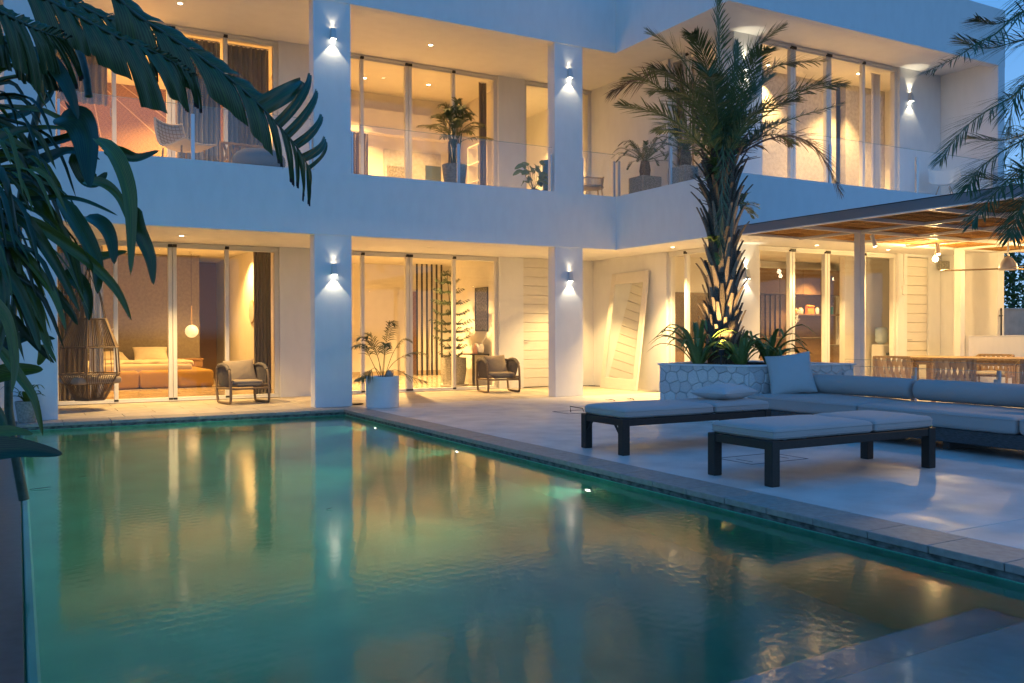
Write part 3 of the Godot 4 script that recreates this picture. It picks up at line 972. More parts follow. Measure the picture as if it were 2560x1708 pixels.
# ---------------------------------------------------------------- stone planter
func clip(poly: PackedVector2Array, a: Vector2, nrm: Vector2) -> PackedVector2Array:
	var o := PackedVector2Array()
	var m := poly.size()
	for i in m:
		var p := poly[i]
		var q := poly[(i + 1) % m]
		var dp := (p - a).dot(nrm)
		var dq := (q - a).dot(nrm)
		if dp <= 0.0:
			o.append(p)
		if (dp < 0.0 and dq > 0.0) or (dp > 0.0 and dq < 0.0):
			o.append(p.lerp(q, dp / (dp - dq)))
	return o

func stones(parent: Node3D, a: Vector3, b: Vector3, height: float, outward: Vector3, r: RandomNumberGenerator) -> void:
	# irregular polygonal cladding stones, each a piece of its own
	var l := a.distance_to(b)
	var ux := (b - a).normalized()
	var seeds := []
	var step := 0.165
	var row := 0
	var y := 0.03
	while y < height + 0.1:
		var x: float = (step * 0.5 if row % 2 == 1 else 0.0)
		while x < l + step * 0.5:
			seeds.append(Vector2(x + r.randf_range(-0.038, 0.038), y + r.randf_range(-0.034, 0.034)))
			x += step
		y += step * 0.9
		row += 1
	for s in seeds:
		var poly := PackedVector2Array([Vector2(0, 0), Vector2(l, 0), Vector2(l, height), Vector2(0, height)])
		for q in seeds:
			var d: Vector2 = q - s
			if d.length_squared() > 1e-6 and d.length() < 0.5:
				poly = clip(poly, s + d * 0.5 - d.normalized() * 0.0022, d.normalized())
				if poly.size() < 3:
					break
		if poly.size() < 3:
			continue
		var c := Vector2.ZERO
		for p in poly:
			c += p / poly.size()
		var area := 0.0
		for i in poly.size():
			area += poly[i].cross(poly[(i + 1) % poly.size()]) / 2.0
		if absf(area) < 0.002:
			continue
		var dep: float = r.randf_range(0.014, 0.026)
		var g := B.new()
		var rings := [[0.0, 1.0], [dep * 0.55, 0.985], [dep * 0.9, 0.90], [dep, 0.72]]
		var tilt := Vector2(r.randf_range(-0.06, 0.06), r.randf_range(-0.06, 0.06))
		var rows := []
		for ring in rings:
			var rw := PackedVector3Array()
			for p in poly:
				var pp: Vector2 = c + (p - c) * ring[1]
				var zz: float = ring[0] + (pp - c).dot(tilt) * (ring[0] / dep)
				rw.append(a + ux * pp.x + Vector3.UP * pp.y + outward * zz)
			rows.append(rw)
		for i in rows.size() - 1:
			for j in poly.size():
				var j2 := (j + 1) % poly.size()
				var mid: Vector3 = (rows[i][j] + rows[i][j2]) / 2.0
				var ctr: Vector3 = a + ux * c.x + Vector3.UP * c.y
				g.face([rows[i][j], rows[i][j2], rows[i + 1][j2], rows[i + 1][j]], (mid - ctr) + outward * 0.02)
		var top := []
		for p in rows[rows.size() - 1]:
			top.append(p)
		g.face(top, outward)
		part(parent, "stone", g, M.white_stone if r.randf() < 0.6 else M.white_stone_b)

func planter() -> void:
	var p := thing("stone_planter", "raised planter clad in pale irregular stones round the tall palm", "planter")
	var cs := [Vector3(7.98, 0, -9.93), Vector3(8.50, 0, -8.72), Vector3(10.2, 0, -8.45), Vector3(9.9, 0, -10.6)]
	var hgt := 0.775
	var mid := Vector3(9.1, 0, -9.45)
	var core := B.new()
	for i in 4:
		var a: Vector3 = cs[i]
		var b: Vector3 = cs[(i + 1) % 4]
		core.face([a, b, b + Vector3.UP * hgt, a + Vector3.UP * hgt], (a + b) / 2 - mid)
	core.face([cs[0] + Vector3.UP * (hgt - 0.07), cs[1] + Vector3.UP * (hgt - 0.07), cs[2] + Vector3.UP * (hgt - 0.07), cs[3] + Vector3.UP * (hgt - 0.07)], Vector3.UP)
	part(p, "mortar_core", core, M.mortar)
	var r := RandomNumberGenerator.new()
	r.seed = 31
	for i in [0, 1, 3]:
		var a2: Vector3 = cs[i]
		var b2: Vector3 = cs[(i + 1) % 4]
		var o := (b2 - a2).cross(Vector3.UP).normalized()
		if o.dot((a2 + b2) / 2 - mid) < 0:
			o = -o
		stones(p, a2, b2, hgt, o, r)
	for i in 4:
		var a3: Vector3 = cs[i] + Vector3.UP * (hgt + 0.011)
		var b3: Vector3 = cs[(i + 1) % 4] + Vector3.UP * (hgt + 0.011)
		var d := (b3 - a3).normalized()
		var inw := (mid + Vector3.UP * (hgt + 0.011) - (a3 + b3) / 2)
		inw = (inw - d * inw.dot(d)).normalized()
		var bs := Basis(d, Vector3.UP, d.cross(Vector3.UP))
		part(p, "rim", B.new().box((a3 + b3) / 2 + inw * 0.03 + Vector3.UP * (i % 2) * 0.0015, Vector3(a3.distance_to(b3) + 0.05, 0.024, 0.14), 0.004, bs), M.white_plaster)
	var sb := B.new()
	sb.face([cs[0].lerp(mid, 0.08) + Vector3.UP * 0.74, cs[1].lerp(mid, 0.08) + Vector3.UP * 0.74, cs[2].lerp(mid, 0.08) + Vector3.UP * 0.74, cs[3].lerp(mid, 0.08) + Vector3.UP * 0.74], Vector3.UP)
	part(p, "soil", sb, M.soil)

# ---------------------------------------------------------------- lamps
func downlight(at: Vector3, label: String, energy: float, col: Color, angle := 50.0, lit := true) -> void:
	var o := thing("recessed_downlight", label, "downlight", at, 0.0, "recessed ceiling downlights")
	part(o, "trim_ring", B.new().lathe(Vector3.ZERO, [Vector2(0.042, 0.0), Vector2(0.042, -0.006), Vector2(0.058, -0.005), Vector2(0.060, 0.0)], 20), M.white_metal)
	part(o, "lens", B.new().lathe(Vector3.ZERO, [Vector2(0.0, -0.003), Vector2(0.040, -0.003), Vector2(0.041, 0.0)], 20), M.lens_warm if lit else M.ceramic_white)
	if lit:
		spot(o, Vector3(0, -0.03, 0), Vector3.DOWN, energy, col, angle, 0.6, 0.03)

func sconce(at: Vector3, label: String, up_e := 0.045, down_e := 0.27) -> void:
	# wedge-shaped wall lamp throwing light up and down; its back is against a wall that faces +z
	var o := thing("wall_sconce", label, "wall lamp", at, 0.0, "wedge shaped wall sconces")
	var b := B.new()
	var h := 0.185
	# tapered body: narrow at the top, wider at the bottom, open at both ends
	var t0 := [Vector3(-0.034, h, 0.012), Vector3(0.034, h, 0.012), Vector3(0.034, h, 0.060), Vector3(-0.034, h, 0.060)]
	var b0 := [Vector3(-0.044, 0, 0.012), Vector3(0.044, 0, 0.012), Vector3(0.044, 0, 0.095), Vector3(-0.044, 0, 0.095)]
	for i in 4:
		var j := (i + 1) % 4
		var out: Vector3 = (t0[i] + t0[j] + b0[i] + b0[j]) / 4 - Vector3(0, h / 2, 0.05)
		b.face([t0[i], t0[j], b0[j], b0[i]], out)
	part(o, "housing", b, M.sconce_grey)
	part(o, "back_plate", B.new().span(Vector3(-0.03, 0.03, 0.0), Vector3(0.03, 0.135, 0.012), 0.003), M.white_metal)
	part(o, "lens", B.new().span(Vector3(-0.036, -0.006, 0.020), Vector3(0.036, 0.010, 0.085), 0.004), M.lens_white)
	part(o, "upper_lens", B.new().span(Vector3(-0.022, 0.170, 0.022), Vector3(0.022, 0.183, 0.048), 0.003), M.lens_warm)
	spot(o, Vector3(0, -0.03, 0.060), Vector3(0, -1, 0.0), down_e, COOLISH, 43.0, 0.15, 0.012)
	spot(o, Vector3(0, 0.205, 0.04), Vector3(0, 1, 0.02), up_e, COOLISH, 40.0, 0.5, 0.02)

func lamps() -> void:
	sconce(Vector3(4.616, 2.215, -14.345), "wedge wall sconce on the lower pillar behind the white potted palm")
	sconce(Vector3(9.30, 2.225, -14.345), "wedge wall sconce on the lower pillar beside the second armchair")
	sconce(Vector3(4.616, 6.125, -14.345), "wedge wall sconce on the upper pillar near the banana leaf tip")
	sconce(Vector3(9.30, 6.125, -14.345), "wedge wall sconce on the upper pillar right of the potted areca palm")
	sconce(Vector3(16.79, 6.18, -12.45), "wedge wall sconce on the upper right wall beside the last glass door", 0.22)
	sconce(Vector3(12.05, 2.24, -12.45), "wedge wall sconce on the lower wall right behind the palm trunk", 0.22)
	sconce(Vector3(12.02, 6.17, -12.45), "wedge wall sconce on the upper corner wall behind the palm crown", 0.22)
	var s1 := 2.904
	downlight(Vector3(2.45, s1, -15.86), "lit downlight in the lower soffit above the bedroom doors", 16.0, SOFT)
	downlight(Vector3(7.04, s1, -15.86), "unlit downlight in the lower soffit above the lobby doors", 0.0, SOFT, 44.0, false)
	downlight(Vector3(11.21, s1, -13.57), "lit downlight in the lower soffit left of the palm trunk", 24.0, SOFT)
	downlight(Vector3(13.43, s1, -11.97), "lit downlight in the soffit above the kitchen doors, nearer the palm", 7.0, SOFT)
	downlight(Vector3(15.48, s1, -11.97), "lit downlight in the soffit above the kitchen doors, right of the white post", 5.5, SOFT)
	downlight(Vector3(10.6, s1, -15.9), "lit downlight in the lower soffit hidden behind the right pillar", 12.0, SOFT)
	var s2 := 6.879
	downlight(Vector3(2.47, s2, -15.98), "lit downlight in the upper soffit at top left above the wicker chair", 4.5, WARM)
	downlight(Vector3(7.11, s2, -15.93), "lit downlight in the upper soffit above the potted areca palm", 3.5, WARM)
	downlight(Vector3(10.83, s2, -15.95), "unlit downlight in the upper soffit right of the right pillar", 0.0, WARM, 44.0, false)
	# rooms
	var c0 := 3.218
	downlight(Vector3(2.2, c0, -19.0), "ceiling downlight inside the lower bedroom near the glass", 10.0, AMBER)
	downlight(Vector3(4.4, c0, -21.4), "ceiling downlight inside the lower bedroom by the curtain wall", 15.0, AMBER, 64.0)
	downlight(Vector3(1.0, c0, -21.0), "ceiling downlight inside the lower bedroom above the bed foot", 11.0, AMBER)
	downlight(Vector3(6.2, c0, -19.5), "ceiling downlight inside the lobby left of the black rods", 20.0, WARM)
	downlight(Vector3(8.3, c0, -21.5), "ceiling downlight inside the lobby before the black rods", 20.0, WARM)
	downlight(Vector3(10.6, c0, -22.3), "ceiling downlight inside the lobby over the black rods", 20.0, WARM)
	downlight(Vector3(7.6, c0, -18.6), "ceiling downlight inside the lobby above the indoor pine", 36.0, WARM, 62.0)
	downlight(Vector3(13.0, 2.904, -13.4), "ceiling downlight inside the kitchen near the corner window", 9.0, WARM)
	downlight(Vector3(15.2, 2.904, -13.3), "ceiling downlight inside the kitchen above the water dispenser", 7.5, SOFT)
	downlight(Vector3(16.4, 2.904, -14.4), "ceiling downlight inside the kitchen above the worktop", 14.0, WARM)
	downlight(Vector3(2.0, 6.879, -18.8), "ceiling downlight inside the upper bedroom near the glass", 30.0, AMBER, 66.0)
	downlight(Vector3(3.2, 6.879, -20.3), "ceiling downlight inside the upper bedroom by the panelled wall", 30.0, AMBER, 66.0)
	downlight(Vector3(6.75, 6.879, -18.7), "ceiling downlight inside the upper middle room, left one", 22.0, AMBER)
	downlight(Vector3(8.2, 6.879, -18.5), "ceiling downlight inside the upper middle room, right one", 22.0, AMBER)
	downlight(Vector3(10.7, 6.879, -18.6), "ceiling downlight inside the bright upper room behind the right pillar", 24.0, WARM)
	downlight(Vector3(13.9, 6.879, -13.7), "ceiling downlight inside the upper wing room, left one", 20.0, WARM)
	downlight(Vector3(16.1, 6.879, -13.2), "ceiling downlight inside the upper wing room, right one", 20.0, WARM)
	# track spots and bulbs of the pergola
	var tr := [[Vector3(12.35, 2.845, -9.84), Vector3(0.35, -1, 0.1), 2.5, "pair of white track spots on the pergola beam by the white post"],
		[Vector3(15.0, 2.845, -8.6), Vector3(0.2, -1, -0.25), 2.5, "white track spot on the pergola above the ceiling fan"],
		[Vector3(14.7, 2.845, -10.3), Vector3(-0.2, -1, 0.25), 2.5, "white track spot glowing at the pergola rear beam"],
		[Vector3(11.2, 2.845, -4.2), Vector3(-1.0, -0.52, 0.16), 3.0, "white track spot at the front pergola corner facing the pool"]]
	for q in tr:
		var o := thing("track_spot", q[3], "spotlight", q[0], 0.0, "white pergola track spots")
		var d: Vector3 = q[1].normalized()
		part(o, "bracket", B.new().span(Vector3(-0.03, -0.03, -0.015), Vector3(0.03, 0.0, 0.015), 0.003), M.white_metal)
		part(o, "stem", B.new().tube([Vector3(0, -0.02, 0), Vector3(0, -0.07, 0)], [0.008], 6), M.white_metal)
		part(o, "barrel", B.new().tube([Vector3(0, -0.07, 0) - d * 0.06, Vector3(0, -0.07, 0) + d * 0.13], [0.034], 14), M.white_metal)
		part(o, "lens", B.new().tube([Vector3(0, -0.07, 0) + d * 0.131, Vector3(0, -0.07, 0) + d * 0.138], [0.028], 14), M.lens_warm)
		spot(o, Vector3(0, -0.07, 0) + d * 0.17, d, q[2], SOFT, 48.0, 0.5, 0.03)
	for q in [[Vector3(15.05, 2.60, -10.6), "bare glowing bulb hanging under the pergola left of the ceiling fan"], [Vector3(16.55, 2.62, -9.2), "bare glowing bulb under the pergola at the right frame edge"], [Vector3(18.7, 2.62, -9.0), "bare glowing bulb under the pergola out beyond the right frame edge"]]:
		var o := thing("hanging_bulb", q[1], "light bulb", q[0], 0.0, "bare bulbs under the pergola")
		part(o, "bulb", B.new().lathe(Vector3.ZERO, [Vector2(0.0, -0.055), Vector2(0.035, -0.045), Vector2(0.05, 0.0), Vector2(0.035, 0.04), Vector2(0.018, 0.06)], 14), M.lens_warm)
		part(o, "socket", B.new().lathe(Vector3.ZERO, [Vector2(0.02, 0.055), Vector2(0.024, 0.11), Vector2(0.012, 0.13)], 12), M.white_metal)
		part(o, "cord", B.new().tube([Vector3(0, 0.12, 0), Vector3(0, 2.86 - q[0].y, 0)], [0.006], 5), M.white_metal)
		omni(o, Vector3(0, 0, 0), 3.0, SOFT, 0.04)
	# pendants of the bedroom
	for q in [[Vector3(3.69, 1.29, -22.5), "glowing globe pendant on a long cord right of the bed"], [Vector3(0.35, 1.29, -22.5), "glowing globe pendant seen through the hanging rattan chair"]]:
		var o := thing("globe_pendant", q[1], "pendant lamp", q[0], 0.0, "bedroom globe pendants")
		part(o, "globe", B.new().lathe(Vector3.ZERO, sphere_profile(0.155), 28), M.globe_glow)
		part(o, "rod", B.new().tube([Vector3(0, 0.15, 0), Vector3(0, 0.62, 0)], [0.012], 8), M.pale_wood)
		part(o, "cord", B.new().tube([Vector3(0, 0.6, 0), Vector3(0, 1.91, 0)], [0.006], 5), M.black_metal)
		part(o, "ceiling_rose", B.new().lathe(Vector3(0, 1.87, 0), [Vector2(0.0, 0.0), Vector2(0.05, 0.0), Vector2(0.055, 0.05)], 16), M.ceramic_white)
		omni(o, Vector3.ZERO, 0.7, AMBER, 0.15)
	# pool lights in the right basin wall
	for q in [[-12.38, -0.70, "far pool light near the pool corner"], [-9.60, -0.75, "middle pool light in the right pool wall"], [-6.80, -0.76, "nearest pool light in the right pool wall"]]:
		var o := thing("pool_light", q[2], "pool light", Vector3(4.619, q[1], q[0]), 0.0, "underwater pool lights")
		var rb := Basis(Vector3.FORWARD, PI / 2.0)
		part(o, "bezel", B.new().lathe(Vector3.ZERO, [Vector2(0.036, -0.002), Vector2(0.036, 0.012), Vector2(0.06, 0.008), Vector2(0.065, -0.002)], 20), M.steel, Vector3.ZERO, Basis(Vector3.BACK, PI / 2.0))
		part(o, "lens", B.new().lathe(Vector3.ZERO, [Vector2(0.0, 0.014), Vector2(0.032, 0.010), Vector2(0.037, 0.0)], 20), M.pool_lens, Vector3.ZERO, Basis(Vector3.BACK, PI / 2.0))
		spot(o, Vector3(-0.05, 0, 0), Vector3(-1, 0.22, 0), 6.0, Color(0.95, 1.0, 0.62), 52.0, 0.9, 0.012)

func sphere_profile(r: float) -> Array:
	var o := []
	for i in 17:
		var a := PI * i / 16.0
		o.append(Vector2(sin(a) * r, -cos(a) * r))
	return o

# ---------------------------------------------------------------- soft shapes
func cushion(size: Vector3, rad: float, puff: float, seed_: int, n := 12, wrinkle := 0.007) -> B:
	# rounded box with a slightly swollen top and soft creases
	var b := B.new()
	var h := size / 2.0
	var f := FastNoiseLite.new()
	f.seed = seed_
	f.frequency = 3.2
	var inner := h - Vector3(rad, rad, rad)
	for a in 3:
		var p := (a + 1) % 3
		var q := (a + 2) % 3
		for s in [-1.0, 1.0]:
			var rows := []
			for i in n + 1:
				var row := PackedVector3Array()
				for j in n + 1:
					var w := Vector3.ZERO
					w[a] = s * h[a]
					var ti := sin((float(i) / n - 0.5) * PI * 0.92) / sin(PI * 0.46)
					var tj := sin((float(j) / n - 0.5) * PI * 0.92) / sin(PI * 0.46)
					w[p] = ti * h[p]
					w[q] = tj * h[q] * s
					var c := Vector3(clampf(w.x, -inner.x, inner.x), clampf(w.y, -inner.y, inner.y), clampf(w.z, -inner.z, inner.z))
					var dd := w - c
					var pt := c + dd.normalized() * rad
					var ux := pt.x / h.x
					var uz := pt.z / h.z
					var fat := (1.0 - ux * ux * ux * ux) * (1.0 - uz * uz * uz * uz)
					pt.y += puff * fat * clampf(pt.y / h.y, -0.25, 1.0)
					pt += dd.normalized() * f.get_noise_3dv(pt * 2.0 + Vector3(seed_, 0, 0)) * wrinkle
					row.append(pt)
				rows.append(row)
			b.surf(rows)
	return b

func pillow_shape(w: float, l: float, t: float, seed_: int, n := 18) -> B:
	# knife-edge scatter cushion lying flat in xz
	var b := B.new()
	var f := FastNoiseLite.new()
	f.seed = seed_
	f.frequency = 2.4
	for s in [1.0, -1.0]:
		var rows := []
		for i in n + 1:
			var row := PackedVector3Array()
			for j in n + 1:
				var x: float = sin((float(i) / n - 0.5) * PI)
				var z: float = sin((float(j) / n - 0.5) * PI) * s
				var pin := 1.0 - 0.07 * (1.0 - z * z) * absf(x)
				var pin2 := 1.0 - 0.07 * (1.0 - x * x) * absf(z)
				var y := t / 2.0 * pow(maxf(0.0, (1.0 - x * x)), 0.42) * pow(maxf(0.0, (1.0 - z * z)), 0.42)
				y *= 1.0 + 0.16 * f.get_noise_2d(x * 1.3, z * 1.3 * s)
				row.append(Vector3(x * w / 2.0 * pin, y * s, z * l / 2.0 * pin2))
			rows.append(row)
		b.surf(rows)
	return b

# ---------------------------------------------------------------- loungers and sofa
func make_lounger(label: String, at: Vector3, braces: bool) -> Node3D:
	# long side along x; base point is the near left foot
	var o := thing("daybed_bench", label, "bench", at, 0.0, "low dark wood daybeds on the terrace")
	var L := 2.05
	var D := 0.76
	for x in [0.045, L - 0.045]:
		for z in [-0.045, -D + 0.045]:
			part(o, "leg", B.new().span(Vector3(x - 0.045, 0, z - 0.045), Vector3(x + 0.045, 0.37, z + 0.045), 0.006), M.dark_wood)
	for z in [-0.03, -D + 0.03]:
		part(o, "long_rail", B.new().span(Vector3(0.09, 0.295, z - 0.022), Vector3(L - 0.09, 0.365, z + 0.022), 0.005), M.dark_wood)
	for x in [0.03, L - 0.03]:
		part(o, "end_rail", B.new().span(Vector3(x - 0.022, 0.295, -D + 0.09), Vector3(x + 0.022, 0.365, -0.09), 0.005), M.dark_wood)
	for i in 9:
		var x2 := 0.16 + i * (L - 0.32) / 8.0
		part(o, "slat", B.new().span(Vector3(x2 - 0.035, 0.345, -D + 0.055), Vector3(x2 + 0.035, 0.363, -0.055), 0.003), M.dark_wood)
	if braces:
		for sgn in [[-0.09, 1.0], [-D + 0.09, -1.0]]:
			var a := Vector3(0.03, 0.20, sgn[0])
			var e := Vector3(0.03, 0.30, sgn[0] - sgn[1] * 0.085)
			part(o, "brace", B.new().tube([a, e], [0.017], 4), M.dark_wood)
	for q in [[1.20, 0.625, 0], [0.80, 1.64, 3]]:
		var cu := part(o, "seat_cushion", cushion(Vector3(q[0], 0.105, D - 0.02), 0.042, 0.02, int(at.z * 10) + q[2]), M.cushion_grey, Vector3(q[1], 0.418, -D / 2))
		for yy in [0.022, -0.026]:
			part(cu, "piping", seam(q[0], D - 0.02, 0.042, yy), M.cushion_grey)
	return o

func loungers() -> void:
	make_lounger("dark wood daybed with grey cushions standing nearest the camera", Vector3(5.25, 0, -5.13), false)
	make_lounger("dark wood daybed with corner braces and a pale pillow on top", Vector3(5.30, 0, -7.19), true)
	var p := thing("scatter_pillow", "pale blue pillow lying flat on the farther daybed", "pillow", Vector3(6.98, 0.565, -7.55), 0.25)
	part(p, "cover", pillow_shape(0.66, 0.46, 0.19, 4), M.pillow_pale)
	part(p, "piping", edge_loop(0.66, 0.46), M.pillow_pale)

func seam(w: float, l: float, rad: float, y: float) -> B:
	# a raised seam running round a box cushion
	var path := []
	for i in 61:
		var a := TAU * i / 60.0
		var c := Vector2(signf(cos(a)) * (w / 2 - rad), signf(sin(a)) * (l / 2 - rad))
		path.append(Vector3(c.x + cos(a) * (rad + 0.002), y, c.y + sin(a) * (rad + 0.002)))
	return B.new().tube(path, [0.0042], 5, false)

func edge_loop(w: float, l: float) -> B:
	var path := []
	for i in 41:
		var a := TAU * i / 40.0
		var x := clampf(cos(a) * 1.42, -1.0, 1.0)
		var z := clampf(sin(a) * 1.42, -1.0, 1.0)
		var pin := 1.0 - 0.07 * (1.0 - z * z) * absf(x)
		var pin2 := 1.0 - 0.07 * (1.0 - x * x) * absf(z)
		path.append(Vector3(x * w / 2 * pin, 0, z * l / 2 * pin2))
	return B.new().tube(path, [0.005], 5, false)

func sofa() -> void:
	# modular outdoor sofa along z, facing the pool
	var o := thing("outdoor_sofa", "long low grey outdoor sofa with round bolsters facing the pool", "sofa", Vector3(8.35, 0, -8.62))
	part(o, "base", B.new().span(Vector3(0.02, 0.10, 0.02), Vector3(1.02, 0.245, 1.74), 0.01), M.sofa_base)
	part(o, "base", B.new().span(Vector3(0.02, 0.10, 1.76), Vector3(1.02, 0.245, 5.3), 0.01), M.sofa_base)
	for z in [0.15, 1.6, 2.7, 3.9, 5.1]:
		part(o, "plinth", B.new().span(Vector3(0.18, 0.0, z), Vector3(0.95, 0.10, z + 0.08), 0.004), M.sofa_base)
	part(part(o, "seat_cushion", cushion(Vector3(1.03, 0.175, 1.74), 0.05, 0.012, 41, 16), M.cushion_grey, Vector3(0.515, 0.332, 0.87)), "piping", seam(1.03, 1.74, 0.05, 0.055), M.cushion_grey)
	part(part(o, "seat_cushion", cushion(Vector3(1.03, 0.175, 1.84), 0.05, 0.012, 42, 16), M.cushion_grey, Vector3(0.50, 0.332, 2.68)), "piping", seam(1.03, 1.84, 0.05, 0.055), M.cushion_grey)
	part(part(o, "seat_cushion", cushion(Vector3(1.03, 0.175, 1.7), 0.05, 0.012, 43, 16), M.cushion_grey, Vector3(0.50, 0.332, 4.47)), "piping", seam(1.03, 1.7, 0.05, 0.055), M.cushion_grey)
	var zz := [[0.06, 1.83], [1.87, 3.64], [3.68, 5.3]]
	var nn := 0
	for s in zz:
		part(o, "bolster", bolster(s[1] - s[0], 0.135, 51 + nn), M.cushion_grey, Vector3(0.915, 0.555, s[0]))
		nn += 1
	var p := thing("scatter_pillow", "large square pillow leaning at the far sofa end by the planter", "pillow", Vector3(8.93, 0.685, -8.40))
	p.basis = Basis(Vector3.UP, -0.75) * Basis(Vector3.RIGHT, 1.12) * Basis(Vector3.UP, 0.14)
	part(p, "cover", pillow_shape(0.58, 0.58, 0.20, 6), M.pillow_pale)
	part(p, "piping", edge_loop(0.58, 0.58), M.pillow_pale)
	var p2 := thing("scatter_pillow", "grey pillow on the sofa cut by the right frame edge", "pillow", Vector3(8.98, 0.62, -4.96))
	p2.basis = Basis(Vector3.UP, -1.0) * Basis(Vector3.RIGHT, 1.05)
	part(p2, "cover", pillow_shape(0.55, 0.55, 0.19, 8), M.cushion_grey)
	part(p2, "piping", edge_loop(0.55, 0.55), M.cushion_grey)

func bolster(l: float, r: float, seed_: int) -> B:
	var rows := []
	var f := FastNoiseLite.new()
	f.seed = seed_
	f.frequency = 1.6
	var prof := [[0.0, 0.02], [0.002, 0.6], [0.012, 0.85], [0.035, 0.97], [0.06, 1.0]]
	var zs := []
	for p in prof:
		zs.append(p)
	for i in 22:
		zs.append([lerpf(0.1, l - 0.1, i / 21.0), 1.0])
	for i in range(prof.size() - 1, -1, -1):
		zs.append([l - prof[i][0], prof[i][1]])
	for q in zs:
		var row := PackedVector3Array()
		for j in 28:
			var a := TAU * j / 28.0
			var rr: float = r * q[1] * (1.0 + 0.035 * f.get_noise_3d(cos(a) * 0.6, sin(a) * 0.6, q[0] * 2.2))
			row.append(Vector3(cos(a) * rr, sin(a) * rr * (0.96 if sin(a) > 0 else 0.9), q[0]))
		rows.append(row)
	return B.new().surf(rows, true)

# ---------------------------------------------------------------- rope armchairs
func make_armchair(label: String, at: Vector3, turn: float, cushion_dark: bool) -> void:
	# faces +z; width along x
	var o := thing("rope_armchair", label, "armchair", at, turn, "rope and teak lounge armchairs")
	var hw := 0.34
	for s in [-1.0, 1.0]:
		var x: float = s * hw
		var loop := [Vector3(x, 0.03, 0.32), Vector3(x, 0.10, 0.365), Vector3(x, 0.42, 0.345), Vector3(x, 0.58, 0.29), Vector3(x, 0.66, 0.14), Vector3(x, 0.68, -0.06), Vector3(x, 0.66, -0.26), Vector3(x, 0.56, -0.37), Vector3(x, 0.30, -0.38), Vector3(x, 0.08, -0.34), Vector3(x, 0.025, -0.28), Vector3(x, 0.022, 0.0), Vector3(x, 0.03, 0.32)]
		part(o, "side_frame", B.new().tube(curve(loop, 60), [0.023], 8, false), M.teak_frame)
		var wrap := curve([Vector3(x, 0.595, 0.275), Vector3(x, 0.665, 0.13), Vector3(x, 0.685, -0.06), Vector3(x, 0.665, -0.26), Vector3(x, 0.60, -0.35)], 24)
		part(o, "arm_wrap", B.new().tube(wrap, [0.033], 9), M.grey_rope)
		var rp := B.new()
		for i in 26:
			var t := i / 25.0
			var top: Vector3 = wrap[int(t * 23)]
			var bot := Vector3(x - s * 0.05, 0.295, lerpf(0.20, -0.34, t))
			rp.tube([top, (top + bot) / 2 + Vector3(s * 0.012, 0, 0), bot], [0.0075], 4, false)
		part(o, "rope_side", rp, M.grey_rope)
	for q in [[0.30, 0.33, -0.01], [-0.34, 0.30, -0.01]]:
		part(o, "seat_rail", B.new().tube([Vector3(-hw, q[1], q[0]), Vector3(hw, q[1], q[0])], [0.022], 8), M.teak_frame)
	for s in [-1.0, 1.0]:
		part(o, "side_rail", B.new().tube([Vector3(s * (hw - 0.01), 0.285, 0.34), Vector3(s * (hw - 0.01), 0.265, -0.36)], [0.02], 8), M.teak_frame)
	part(o, "front_rail", B.new().tube([Vector3(-hw, 0.275, 0.35), Vector3(hw, 0.275, 0.35)], [0.018], 8), M.teak_frame)
	var sr := B.new()
	for i in 40:
		var x := lerpf(-0.25, 0.25, i / 39.0)
		sr.tube([Vector3(x, 0.345, 0.325), Vector3(x, 0.315, 0.0), Vector3(x, 0.32, -0.34)], [0.007], 4, false)
	part(o, "rope_seat", sr, M.grey_rope)
	part(o, "rope_wrap", B.new().tube([Vector3(-0.2, 0.33, 0.30), Vector3(0.2, 0.33, 0.30)], [0.030], 10), M.grey_rope)
	part(o, "back_rail", B.new().tube(curve([Vector3(-hw, 0.655, -0.28), Vector3(-0.2, 0.665, -0.36), Vector3(0.2, 0.665, -0.36), Vector3(hw, 0.655, -0.28)], 16), [0.026], 8), M.grey_rope)
	var br := B.new()
	for i in 34:
		var x := lerpf(-0.31, 0.31, i / 33.0)
		br.tube([Vector3(x, 0.66, -0.345), Vector3(x, 0.48, -0.39), Vector3(x, 0.31, -0.345)], [0.007], 4, false)
	part(o, "rope_back", br, M.grey_rope)
	var c := part(o, "back_cushion", pillow_shape(0.56 if cushion_dark else 0.46, 0.46, 0.17, 20 + int(at.x)), M.taupe_cushion)
	c.transform = Transform3D(Basis(Vector3.RIGHT, 1.12) * Basis(Vector3.UP, 0.05), Vector3(0.02, 0.55, -0.19))
	part(o, "seat_pad", cushion(Vector3(0.56, 0.07, 0.56), 0.03, 0.01, 9, 8), M.taupe_cushion, Vector3(0, 0.375, -0.02))

func armchairs() -> void:
	make_armchair("grey rope armchair with a wide cushion in front of the bedroom doors", Vector3(3.49, 0.0, -16.02), 0.12, true)
	make_armchair("rope armchair with a teak frame and tan cushion before the lobby glass", Vector3(8.74, 0.0, -16.20), -0.16, false)

# ---------------------------------------------------------------- things on the terrace
func pot_shape(r0: float, r1: float, h: float, wall := 0.03) -> Array:
	return [Vector2(0.0, 0.0), Vector2(r0 - 0.012, 0.0), Vector2(r0, 0.012), Vector2(lerpf(r0, r1, 0.5), h * 0.5), Vector2(r1, h - 0.008), Vector2(r1 - 0.006, h), Vector2(r1 - wall, h), Vector2(r1 - wall - 0.004, h - 0.06), Vector2(0.0, h - 0.06)]

